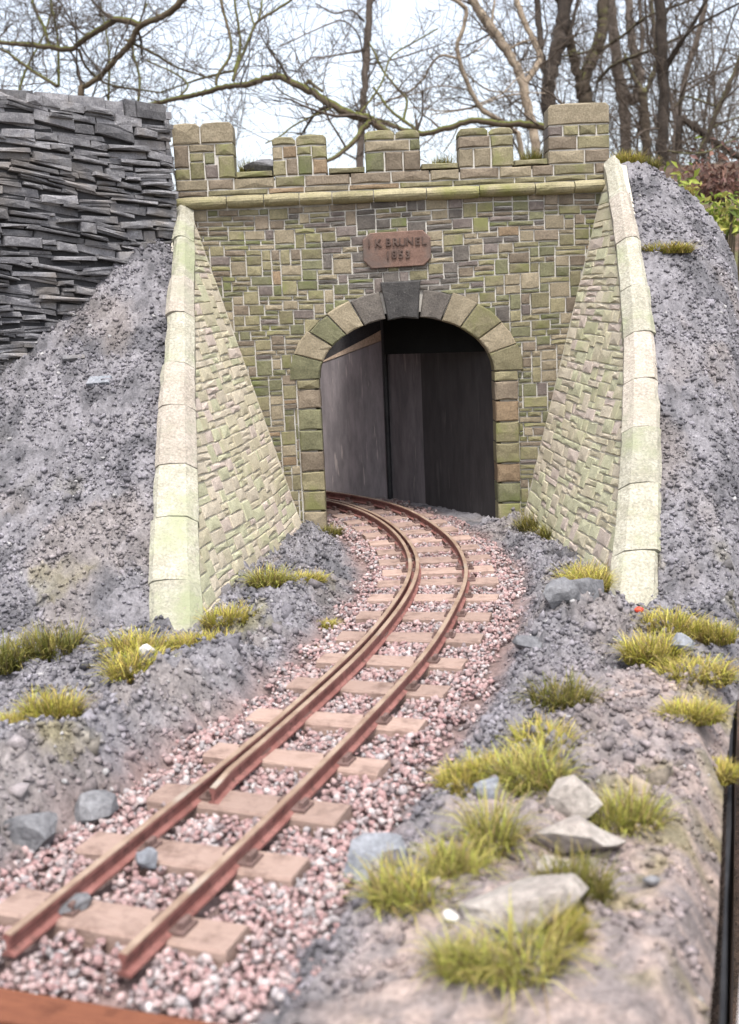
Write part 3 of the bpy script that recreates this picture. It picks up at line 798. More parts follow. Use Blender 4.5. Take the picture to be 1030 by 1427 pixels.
slab('shade_backing', [tuple(Lp[0] + (.0, .05)), tuple(Lp[0] + (.0, .09)), tuple(Lp[len(Lp) // 2] + (0, .09)), tuple(Lp[len(Lp) // 2] + (0, .05))], .9, 1.495, M['slate_dark'], lining)  # added dark board, stands for the shade above the batten
V = []; Fc = []; cpt = bw[ip]; k = 10
for zz in (-.1, 1.49):
    for i in range(k):
        a = 2 * math.pi * i / k; V.append((cpt[0] + .005 + .024 * math.cos(a), cpt[1] - .02 + .024 * math.sin(a), zz))
Fc = [(i, (i + 1) % k, k + (i + 1) % k, k + i) for i in range(k)] + [tuple(range(k - 1, -1, -1)), tuple(range(k, 2 * k))]
mesh_obj('cover_strip', V, Fc, M['black_strip'], lining, smooth=False)
# roof over the bend, sized to shade lining; open left behind the slate wall
slab('roof_slab', [(-.40, .173), (1.3, .173), (1.3, 2.4), (-.40, 2.4)], 1.50, 1.56, M['slate_dark'], lining)
slab('shade_board', [(-.088, .62), (.675, .22), (.675, .25), (-.088, .65)], 1.19, 1.495, M['shade_black'], lining)  # added near-black board, stands for shade over the upper lining
slab('side_wall', [(AX - AA - .2, .173), (AX - AA - .05, .173), (AX - AA - .05, .34), (AX - AA - .2, .34)], -.1, 1.6, M['lining'], lining)

# fill of broken stone behind the parapet
nx_, ny_ = 150, 24; V = []; Fc = []
for j in range(ny_ + 1):
    for i in range(nx_ + 1):
        x = -1.44 + 2.92 * i / nx_; y = .175 + .55 * j / ny_
        V.append((x, y, 0))
Vn = np.array(V); Vn[:, 2] = 2.34 + .14 * fbm(Vn[:, 0] * 3, Vn[:, 1] * 3, 81) + .07 * (.5 - worley(Vn[:, 0] * 14, Vn[:, 1] * 14, 82)) - .25 * ((Vn[:, 1] - .175) / .55) ** 2
Fc = np.array([[j * (nx_ + 1) + i, j * (nx_ + 1) + i + 1, (j + 1) * (nx_ + 1) + i + 1, (j + 1) * (nx_ + 1) + i] for j in range(ny_) for i in range(nx_)])
cc = np.array([.17, .165, .175])[None] * (.7 + .6 * fbm(Vn[:, 0] * 20, Vn[:, 1] * 20, 83))[:, None]
props(np_mesh('hilltop', Vn, Fc, M['soil'], col=cc), 'broken grey stone fill behind the parapet', 'hill', kind='structure')

# ------------------------------------------------------------------ railway track
GA = .155                                   # half gauge
trk = empty('railway_track', (0, -2.0, 0), 'single rusty narrow gauge track curving into the tunnel', 'railway track')
S_END = SLEN - .35
def rail(name, s0, s1, off, flare0=0.0):
    hw, ww, fw, z0, z1 = .0105, .0045, .019, .0115, .0685
    prof = [(-fw, z0), (fw, z0), (fw, z0 + .006), (ww, z0 + .014), (ww, z1 - .02), (hw, z1 - .014), (hw, z1 - .003), (hw - .003, z1), (-hw + .003, z1), (-hw, z1 - .003), (-hw, z1 - .014), (-ww, z1 - .02), (-ww, z0 + .014), (-fw, z0 + .006)]
    n = int((s1 - s0) / .04); k = len(prof); V = []; Fc = []; mi = []
    for i in range(n + 1):
        s = s0 + (s1 - s0) * i / n; fl = flare0 * max(0, 1 - (s - s0) / .16)
        wob = .0012 * math.sin(s * 5.3 + off * 40)
        for u, z in prof:
            p, d = track(s, off + u + fl + wob); V.append((p[0], p[1], z + .0015 * math.sin(s * 4 + off * 9)))
    for i in range(n):
        for j in range(k):
            Fc.append((i * k + j, i * k + (j + 1) % k, (i + 1) * k + (j + 1) % k, (i + 1) * k + j)); mi.append(1 if j in (6, 7, 8) else 0)
    Fc += [tuple(range(k - 1, -1, -1)), tuple(range(n * k, n * k + k))]; mi += [0, 0]
    o = mesh_obj(name, V, Fc, [M['rail_side'], M['rail_top']], trk); o.data.polygons.foreach_set('material_index', mi)
    return o
def s_at(x, y): return float(track_near(np.array([x]), np.array([y]))[1][0])
S0R = s_at(-.99, -5.59)
rail('rail', S0R, S_END, GA); rail('rail', S0R, S_END, -GA)
props(rail('check_rail', s_at(-.66, -4.77), S_END, -GA + .042, .02), 'inner check rail with splayed end')
SLEEP = []
s = s_at(-.85, -5.41)
while s < S_END - .1:
    SLEEP.append((s, .125 + rng.uniform(-.008, .008), .325 + rng.uniform(-.012, .012), rng.uniform(-2.2, 2.2))); s += rng.uniform(.345, .385) if s < 4 else rng.uniform(.29, .33)
for s, wd, hl_, ang in SLEEP:
    p, d = track(s); a = math.atan2(d[1], d[0]) + R(ang); x_, y_, h = wd / 2, hl_, .028
    V = []; nseg = 4; J = lambda k=.003: rng.uniform(-k, k)
    bm = bmesh.new()
    rows = []
    for i in range(nseg + 1):
        v = -y_ + 2 * y_ * i / nseg; jx0, jx1 = J(), J()
        rows.append([bm.verts.new((x, v + J(.002), z)) for x, z in ((-x_ + jx0, -.05), (-x_ + jx0, h - .008), (-x_ + .006 + jx0, h + J(.0015)), (x_ - .006 + jx1, h + J(.0015)), (x_ + jx1, h - .008), (x_ + jx1, -.05))])
    for r0, r1 in zip(rows, rows[1:]):
        for k in range(5): bm.faces.new((r0[k], r0[k + 1], r1[k + 1], r1[k]))
    bm.faces.new(rows[0]); bm.faces.new(rows[-1][::-1]); bm.normal_update()
    bmesh.ops.recalc_face_normals(bm, faces=bm.faces[:])
    me = bpy.data.meshes.new('sleeper'); bm.to_mesh(me); bm.free(); me.materials.append(M['sleeper'])
    o = put('sleeper', me, trk, (p[0], p[1], -.011)); o.rotation_euler.z = a
    o_c, o_s = math.cos(a), math.sin(a)
    for off in (-GA, GA):                   # rail chairs: base plate with two lugs
        bm = bmesh.new()
        for x0, x1, y0, y1, z0, z1 in ((-.035, .035, -.05, .05, .018, .0335), (-.022, .022, -.042, -.027, .0335, .052), (-.022, .022, .027, .042, .0335, .052)):
            r = bmesh.ops.create_cube(bm, size=1.0)['verts']
            bmesh.ops.transform(bm, matrix=Matrix.Translation(((x0 + x1) / 2, (y0 + y1) / 2, (z0 + z1) / 2)) @ Matrix.Diagonal((x1 - x0, y1 - y0, z1 - z0, 1)), verts=r)
        me = bpy.data.meshes.new('rail_chair'); bm.to_mesh(me); bm.free(); me.materials.append(M['chair'])
        ch = bpy.data.objects.new('rail_chair', me); COL.objects.link(ch); ch.parent = o; ch.location = (0, -off, .003)

# ------------------------------------------------------------------ ballast and rubble crumbs
bm = bmesh.new(); bmesh.ops.create_icosphere(bm, subdivisions=1, radius=1)
ICO_V = np.array([v.co[:] for v in bm.verts]); ICO_F = np.array([[v.index for v in f.verts] for f in bm.faces]); bm.free(); BASE = (ICO_V, ICO_F)
OCT_V = np.array([(1, 0, 0), (-.5, .87, 0), (-.5, -.87, 0), (.5, .5, .75), (-.6, .1, .8), (.3, -.6, .7), (0, 0, -.8)], float)
OCT_F = np.array([(0, 3, 5), (0, 1, 3), (1, 4, 3), (1, 2, 4), (2, 5, 4), (2, 0, 5), (3, 4, 5), (0, 6, 1), (1, 6, 2), (2, 6, 0)])
def scatter(name, P, rad, colr, m, squash=.75, shape=None):
    ICO_V, ICO_F = shape or BASE
    n = len(P); k = len(ICO_V)
    V = ICO_V[None] * (1 + NP.uniform(-.38, .38, (n, k, 1)))
    V[:, :, 0] *= NP.uniform(.7, 1.35, (n, 1)); V[:, :, 1] *= NP.uniform(.7, 1.35, (n, 1)); V[:, :, 2] *= squash * NP.uniform(.7, 1.2, (n, 1))
    q = NP.normal(size=(n, 4)); q[:, 1:3] *= .5; q /= np.linalg.norm(q, axis=1)[:, None]; a, b2, c, d = q.T
    Rm = np.stack([np.stack([1 - 2 * (c * c + d * d), 2 * (b2 * c - a * d), 2 * (b2 * d + a * c)], -1), np.stack([2 * (b2 * c + a * d), 1 - 2 * (b2 * b2 + d * d), 2 * (c * d - a * b2)], -1), np.stack([2 * (b2 * d - a * c), 2 * (c * d + a * b2), 1 - 2 * (b2 * b2 + c * c)], -1)], 1)
    V = np.einsum('nij,nkj->nki', Rm, V) * rad[:, None, None] + P[:, None, :]
    T = (ICO_F[None] + (np.arange(n) * k)[:, None, None]).reshape(-1, 3)
    return np_mesh(name, V.reshape(-1, 3), T, m, col=np.repeat(colr, k, 0))
# ballast
n = 52000
s = NP.uniform(.05, S_END, n); off = NP.uniform(-.52, .52, n) * (1 + .1 * np.sin(s * 6)); 
P2 = np.array([track(a, b2)[0] for a, b2 in zip(s, off)])
ok = (P2[:, 1] > front_y(P2[:, 0]) + .02)
den = np.clip((.47 + .10 * sstep(2.2, .6, s) - np.abs(off) + .16 * (vn(s * 7, off * 7, 5) - .5)) / .12, 0, 1); ok &= NP.uniform(size=n) < den
for s0, wd, hl_, ang in SLEEP:
    ok &= ~((np.abs(s - s0 + off * math.tan(R(ang))) < wd / 2 + .008) & (np.abs(off) < hl_ + .004) & (NP.uniform(size=n) > .025))
ok &= ~((np.abs(np.abs(off) - GA) < .026))
ok &= ~((P2[:, 1] > .1) & (P2[:, 1] > np.interp(P2[:, 0], bw[::-1, 0], bw[::-1, 1]) - .02))
P2 = P2[ok]; s = s[ok]; off = off[ok]; n = len(P2)
rad = NP.uniform(.0055, .0125, n) * NP.choice([1, 1, 1, 1, 1.4], n)
z = -.03 + NP.uniform(-.004, .024, n) + .02 * vn(P2[:, 0] * 9, P2[:, 1] * 9, 3)
pal = np.array([[.31, .21, .203], [.34, .245, .236], [.27, .17, .165], [.36, .295, .287], [.23, .18, .178], [.39, .345, .34], [.18, .145, .147], [.28, .255, .258]])
cb = pal[NP.choice(len(pal), n, p=[.21, .18, .16, .12, .12, .06, .07, .08])] * NP.uniform(.78, 1.15, (n, 1))
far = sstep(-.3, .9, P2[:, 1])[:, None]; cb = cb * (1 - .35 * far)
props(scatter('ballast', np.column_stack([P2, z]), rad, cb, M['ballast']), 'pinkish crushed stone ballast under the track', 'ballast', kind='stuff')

# grey crumbs and clods over banks and verges, of the same stuff as the banks
def crumbs(n, lo, hi, shape, sq, seed):
    r = np.random.RandomState(seed)
    x = r.uniform(-2.6, 2.35, n); y = r.uniform(-5.8, .35, n); td, ts = track_near(x, y)
    yl_ = np.clip(y, YL, 0); yr_ = np.clip(y, YR, 0); cl_ = XL(yl_, np.maximum(0, ztop_l(yl_))); cr_ = XR(yr_, np.maximum(0, ztop_r(yr_)))
    ok = (x < edge_x(y) - .02) & (y > front_y(x) + .05) & (np.abs(td) > .44 + .08 * r.uniform(size=n))
    bl = (y > YL - .05) & (x > cl_ - CWL(y) + .02 - hi) & (x < XL(yl_, np.zeros(n)) + .03); br = (y > YR - .05) & (x < cr_ + CWR(y) - .02 + hi) & (x > XR(yr_, np.zeros(n)) - .03)
    ok &= ~bl & ~br & ~((y > -.02) & (x < 1.6)) & ~((x < -1.45) & (y > -.2 + .84 * (x + 1.454) + .02))
    sm = sand_mask(x, y); ok &= r.uniform(size=n) < (1 - .6 * sm) * (.25 + sstep(.3, .55, fbm(x * 5, y * 5, 17)))
    x, y = x[ok], y[ok]; n = len(x); z = terrain(x, y); rad = lo * (hi / lo) ** (r.uniform(size=n) ** 2.2)
    ix = np.clip(np.round((x - ax[0]) / st).astype(int), 0, len(ax) - 1); iy = np.clip(np.round((y - ay[0]) / st).astype(int), 0, len(ay) - 1)
    cg = C[iy, ix] * r.uniform(.62, 1.32, (n, 1)) * np.array([1, .99, 1.02]); pale = r.uniform(size=n) < .02; cg[pale] = np.array([.32, .31, .31]) * r.uniform(.7, 1.1, (pale.sum(), 1))
    return np.column_stack([x, y, z + rad * .25]), rad, cg
P_, r_, c_ = crumbs(125000, .0055, .020, None, .8, 3)
props(scatter('rubble', P_, r_, c_, M['crumb'], .8, (OCT_V, OCT_F)), 'loose grey crushed rock crumbs on the banks', 'rubble', kind='stuff')
P_, r_, c_ = crumbs(2600, .018, .05, None, .8, 4)
q = (P_[:, 2] < .3) | (NP.uniform(size=len(P_)) < .12); P_, r_, c_ = P_[q], r_[q], c_[q]
P_[:, 2] -= r_ * .3
props(scatter('clods', P_, r_, c_, M['crumb'], .8, (OCT_V, OCT_F)), 'larger grey clods strewn over the banks and verges', 'rubble', kind='stuff')

# ------------------------------------------------------------------ single stones
def rock(name, label, cat, x, y, rx, ry, rz, m, seed, rot=0, sink=.25, group=None, cr=(.42, .72), cuts=12, z=None):
    bm = bmesh.new(); bmesh.ops.create_icosphere(bm, subdivisions=2, radius=1)
    r = random.Random(seed)
    for _ in range(cuts):                   # flat broken faces
        nv = Vector((r.gauss(0, 1), r.gauss(0, 1), r.gauss(0, .8))).normalized(); dd = r.uniform(*cr)
        for v in bm.verts:
            k = v.co.dot(nv) - dd
            if k > 0: v.co -= nv * k * .95
    for v in bm.verts:
        v.co += v.co.normalized() * (.05 * math.sin(v.co.x * 9 + seed) * math.sin(v.co.y * 8 + 1) + r.uniform(-.03, .03))
        v.co = Vector((v.co.x * rx, v.co.y * ry, v.co.z * rz))
    me = bpy.data.meshes.new(name); bm.to_mesh(me); bm.free(); me.materials.append(M[m])
    zz = tz(x, y) if z is None else z
    o = put(name, me, None, (x, y, zz + rz * (1 - 2 * sink) + .0)); o.rotation_euler = (r.uniform(-.1, .1), r.uniform(-.12, .12), rot)
    return props(o, label, cat, group)
rock('stone', 'blue grey stone lying between the rails on a sleeper edge', 'stone', -.885, -5.10, .036, .05, .038, 'rock_blue', 3, .4, .1, z=.0)
rock('stone', 'round grey pebble against the left rail at lower left', 'stone', -1.03, -5.34, .055, .045, .032, 'rock_grey', 4, .2, .1, z=.0)
rock('stone', 'rounded pale stone standing between grass tufts above the broad boulder', 'stone', .292, -4.98, .10, .07, .085, 'rock_pale', 46, .3, .3, cr=(.45, .72), cuts=9)
rock('stone', 'broad pale cream boulder below the rounded pale stone', 'stone', .245, -5.15, .185, .11, .09, 'rock_pale', 42, -.15, .40, cr=(.36, .62), cuts=9)
rock('stone', 'large pale angular slab in the foreground grass', 'stone', .06, -5.60, .225, .15, .10, 'rock_pale', 41, .35, .46, cr=(.32, .6), cuts=9)
rock('stone', 'grey rock lying beside the ballast right of the nearest sleepers', 'stone', -.29, -5.14, .13, .09, .08, 'rock_blue', 44, .5, .25, cr=(.36, .62), cuts=9)
rock('stone', 'small grey stone with light top beside the upper foreground tufts', 'stone', .06, -4.84, .06, .04, .045, 'rock_blue', 10, .1, .2)
rock('stone', 'small white pebble at the left foot of the large slab', 'stone', -.105, -5.56, .028, .022, .018, 'rock_white', 12, 0, .1)
rock('stone', 'brownish weathered stone just below the broad boulder', 'stone', .18, -5.30, .07, .05, .04, 'rock_pale', 14, .6, .2)
rock('stone', 'blue grey stone among the yellow tufts at the right', 'stone', .985, -3.53, .085, .05, .05, 'rock_blue', 13, -.3, .15)
rock('stone', 'small white stone in the yellow tuft left of the track', 'stone', -1.16, -3.53, .045, .035, .03, 'rock_white', 15, .2, .1)
rock('stone', 'dark pitted grey lump at the left edge near the track', 'stone', -1.25, -4.92, .10, .09, .085, 'rock_grey', 16, .2, .25)
rock('stone', 'dark grey lump next to the ballast at lower left', 'stone', -1.12, -4.72, .09, .07, .07, 'rock_grey', 17, .9, .25)
rock('stone', 'tall grey rock heap beyond the right wing wall foot', 'stone', .70, -2.83, .15, .13, .10, 'rock_grey', 18, .4, .35)
rock('stone', 'knobbly grey rock left of the red bead', 'stone', .60, -2.98, .13, .11, .085, 'rock_grey', 19, .9, .35)
rock('stone', 'flat topped grey rock beside the ballast on the right', 'stone', .42, -3.35, .10, .10, .05, 'rock_grey', 20, .1, .3)
rock('stone', 'broken slate chunk in the first gap of the parapet', 'stone', -.92, .24, .155, .09, .08, 'rock_grey', 21, .1, .1, z=2.46)
rock('stone', 'small dark stone near the bottom right corner', 'stone', .40, -5.38, .025, .02, .018, 'rock_grey', 22, .1, .1)
def slate_chip(label, x, y, lx, ly, rot, tilt, m):
    V, Fc = block([(-lx, -ly), (lx, -ly * .8), (lx * .9, ly), (-lx * .95, ly * .85)], -.012, .012, lambda u, v, h: (u, v, h), bev=.003, jit=.006, rough=.002, back=True)
    o = mesh_obj('slate_chip', V, Fc, M[m], None, org=(0, 0, 0)); o.location = (x, y, tz(x, y) + .025); o.rotation_euler = (tilt, 0, rot); props(o, label, 'slate chip')
slate_chip('dark slate splinter lying on the left bank below the slate wall', -1.98, -1.05, .07, .018, .45, R(42), 'slate')
slate_chip('pale grey flat slate chip bedded in the left bank', -1.80, -1.22, .075, .035, -.3, R(40), 'rock_blue')
rock('bead', 'small red bead at the foot of the right wing wall', 'bead', .955, -2.93, .022, .02, .018, 'red', 30, 0, .0, cuts=2)

# ------------------------------------------------------------------ boards round the layout
def board(name, label, a, b2, width, z0, z1, m, cat='board'):
    a = Vector(a); b2 = Vector(b2); d = (b2 - a); L = d.length; ang = math.atan2(d.y, d.x); n = 14
    V = []; Fc = []
    for i in range(n + 1):
        x = L * i / n; j = [rng.uniform(-.004, .004) for _ in range(4)]
        V += [(x, -width + j[0], z0), (x, -width + .008 + j[1], z1 - .0), (x, -.008 + j[2], z1 + j[3] * .5), (x, 0, z0)]
    for i in range(n):
        for k in range(4): Fc.append((4 * i + k, 4 * i + 4 + k, 4 * i + 4 + (k + 1) % 4, 4 * i + (k + 1) % 4))
    Fc += [(0, 1, 2, 3), (4 * n + 3, 4 * n + 2, 4 * n + 1, 4 * n)]
    o = mesh_obj(name, V, Fc, M[m], None, org=(0, 0, 0)); o.location = (a.x, a.y, 0); o.rotation_euler.z = ang
    return props(o, label, cat)
board('edging_board', 'orange brown timber board along the front edge of the layout', (-3.0, front_y(-3.0) - .004), (.42, front_y(.42) - .004), .12, -1.2, .012, 'edging')
e0, e1 = (edge_x(-6.05) + .052, -6.05), (edge_x(-1.2) + .09, -1.2)
board('side_plank', 'grey weathered plank standing along the right edge of the layout', e0, e1, .04, -.9, -.03, 'grey_plank')
board('base_side', 'dark side board under the right edge of the layout', (edge_x(-5.95) + .012, -5.95), (edge_x(.3) + .012, .3), .03, -1.2, -.17, 'black_strip')
# ------------------------------------------------------------------ grass tufts
def tuft_mesh(seed, nb, spread, length, cols, droop=.5):
    r = np.random.RandomState(seed); V = []; T = []; K = []
    for i in range(nb):
        a = r.uniform(0, 6.283); rr = spread * math.sqrt(r.uniform()) * .8; bx, by = rr * math.cos(a), rr * math.sin(a) * .75
        L = length * r.uniform(.3, 1.1); lean = r.uniform(.05, 1.5) * droop + rr / spread * .5; ad = a + r.normal() * 1.2
        dx, dy = math.cos(ad), math.sin(ad); wd = r.uniform(.0016, .0034); px, py = -dy * wd, dx * wd
        o = len(V); c = np.array(cols[r.choice(len(cols))]) * r.uniform(.55, 1.3); x, y, z = bx, by, -.012
        th = lean * .5
        for k in range(4):
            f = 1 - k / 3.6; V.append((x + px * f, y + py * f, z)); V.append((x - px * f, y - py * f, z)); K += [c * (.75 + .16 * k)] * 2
            x += dx * math.sin(th) * L / 3; y += dy * math.sin(th) * L / 3; z += math.cos(th) * L / 3; th += lean * .55
        for k in range(3): T += [(o + 2 * k, o + 2 * k + 1, o + 2 * k + 3), (o + 2 * k, o + 2 * k + 3, o + 2 * k + 2)]
    me_o = np_mesh('grass_tuft', np.array(V), np.array(T), M['grass'], col=np.array(K)); me = me_o.data; bpy.data.objects.remove(me_o); return me
YG = [(0.414, 0.37, 0.063), (0.344, 0.317, 0.054), (0.482, 0.424, 0.109), (0.275, 0.292, 0.047), (0.396, 0.3, 0.078), (0.242, 0.212, 0.054), (0.252, 0.178, 0.071), (0.347, 0.269, 0.114), (0.178, 0.151, 0.057)]
GG = [(0.328, 0.353, 0.07), (0.396, 0.406, 0.085), (0.258, 0.273, 0.054), (0.447, 0.406, 0.109), (0.344, 0.3, 0.078), (0.206, 0.185, 0.054), (0.252, 0.178, 0.071), (0.347, 0.269, 0.114), (0.178, 0.151, 0.057)]
DG = [(0.164, 0.164, 0.037), (0.221, 0.197, 0.049), (0.123, 0.131, 0.033), (0.271, 0.221, 0.066), (0.115, 0.09, 0.041)]
TM = {'y': [tuft_mesh(1 + i, 1000, .12, .115, YG) for i in range(3)], 'g': [tuft_mesh(11 + i, 700, .12, .14, GG, .6) for i in range(2)], 'd': [tuft_mesh(21 + i, 650, .11, .12, DG, .55) for i in range(2)],
      'l': [tuft_mesh(31 + i, 420, .11, .20, GG, .7) for i in range(2)]}
TUFTS = [
 ('d', -1.85, -3.26, 1.25, 1.2, 'olive grass tuft at the very left edge of the photo'),
 ('d', -1.66, -3.14, 1.15, 1.35, 'dark olive grass tuft on the left bank foot, second from the edge'),
 ('y', -1.30, -3.14, 1.25, 1.25, 'tall yellow grass tuft in front of the left wing wall foot'),
 ('y', -1.20, -3.63, 1.15, .85, 'low yellow tuft with the small white stone, left of the track'),
 ('y', -1.43, -4.00, .95, .95, 'yellow green tuft nearest the left edge foreground'),
 ('y', -1.56, -4.08, .65, .5, 'sparse straw coloured tuft at the left edge foreground'),
 ('y', -1.09, -3.03, .9, .75, 'low ochre tuft at the outer corner of the left wing wall'),
 ('y', -1.00, -2.97, 1.0, .95, 'ochre tuft against the foot of the left wing wall'),
 ('y', -.94, -2.72, 1.0, .9, 'yellow tuft along the left wing wall, third from its outer corner'),
 ('y', -.885, -2.42, 1.05, .85, 'thick yellow tuft along the left wing wall, middle of the row'),
 ('g', -.79, -2.10, 1.0, .8, 'green yellow tuft along the left wing wall near its inner end'),
 ('y', -.62, -1.83, .95, .65, 'low flat mossy tuft furthest along the row towards the tunnel'),
 ('d', -.525, -.25, .8, .8, 'small dark tuft at the foot of the left tunnel jamb'),
 ('y', -.49, -2.60, .6, .35, 'thin moss patch beside the ballast left of the track'),
 ('y', -.50, -3.02, .5, .35, 'tiny mossy speck by the ballast nearer the camera on the left'),
 ('d', .83, -.42, 1.1, 1.2, 'dark olive tuft at the inner foot of the right wing wall'),
 ('d', .90, -.78, 1.1, 1.1, 'small olive tuft halfway along the right wing wall foot'),
 ('y', .84, -2.24, 1.1, 1.3, 'upright yellow tuft against the right wing wall end'),
 ('y', .80, -2.58, 1.1, .9, 'low ochre tuft just in front of the right wing wall end'),
 ('y', 1.06, -3.12, 1.2, 1.0, 'wide yellow tuft right of the red bead'),
 ('y', .87, -3.53, 1.1, 1.0, 'bright yellow green tuft left of the blue grey stone'),
 ('y', .97, -3.78, 1.2, .8, 'low yellow tuft in front of the blue grey stone'),
 ('y', 1.20, -3.22, .85, .8, 'yellow tuft touching the right edge above the stone'),
 ('y', .83, -4.22, .85, .6, 'low bright yellow tuft on the right edge bank'),
 ('y', .865, -4.42, .6, .5, 'small yellow tuft hanging over the right edge'),
 ('d', .41, -4.04, 1.0, 1.1, 'rounded olive tuft standing alone right of the grey verge'),
 ('y', .28, -4.46, .95, .9, 'yellow tuft just below the rounded olive tuft'),
 ('y', .0, -4.66, .8, .65, 'straw yellow tuft nearest the ballast in the middle cluster'),
 ('y', .11, -4.63, .85, .7, 'yellow tuft in the middle of the row across the verge'),
 ('g', .20, -4.78, .95, .95, 'thick green yellow tuft behind the rounded pale stone'),
 ('g', .43, -4.98, .8, .9, 'green tuft right of the rounded pale stone'),
 ('l', .035, -5.16, .75, .9, 'fresh green spiky tuft left of the broad boulder'),
 ('g', -.07, -5.33, .75, .7, 'olive green tuft behind the large slab, right one of the pair'),
 ('g', -.19, -5.42, .9, .8, 'broad bright green tuft left of the large slab'),
 ('l', .03, -5.77, .8, .65, 'bright green spiky tuft in front of the large slab'),
 ('l', -.10, -5.78, .55, .5, 'small light green tuft at the bottom edge'),
 ('d', .20, -5.47, .8, 1.0, 'olive brown tuft right of the large slab'),
 ('y', .135, -5.66, .5, .8, 'yellowish wisp growing over the right end of the slab'),
]
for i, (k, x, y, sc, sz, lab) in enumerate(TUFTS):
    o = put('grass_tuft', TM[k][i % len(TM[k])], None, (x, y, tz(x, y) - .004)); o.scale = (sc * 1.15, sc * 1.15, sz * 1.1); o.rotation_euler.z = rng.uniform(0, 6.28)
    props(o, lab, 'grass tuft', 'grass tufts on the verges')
for k, x, y, z, sc, sz, lab in (('y', 1.70, -.62, None, 1.5, .8, 'long mossy tuft halfway up the right bank beside the coping'),
                                ('y', 1.62, .12, None, 1.0, 1.1, 'straw tuft on top of the right bank next to the tower'),
                                ('d', 1.75, .12, None, .9, 1.0, 'second straw tuft along the top of the right bank'),
                                ('y', 1.98, .14, None, .9, .9, 'ochre tuft near the right end of the bank top'),
                                ('d', -.98, .24, 2.47, .8, 1.2, 'olive tuft in the first gap of the parapet'),
                                ('d', .36, .22, 2.45, .8, 1.1, 'olive tuft in the third gap of the parapet'),
                                ('d', .98, .22, 2.46, .85, 1.2, 'bushy olive tuft in the last gap beside the right tower')):
    o = put('grass_tuft', TM[k][0], None, (x, y, tz(x, y) if z is None else z)); o.scale = (sc, sc * .7, sz); props(o, lab, 'grass tuft', 'grass tufts on top of the earthworks')

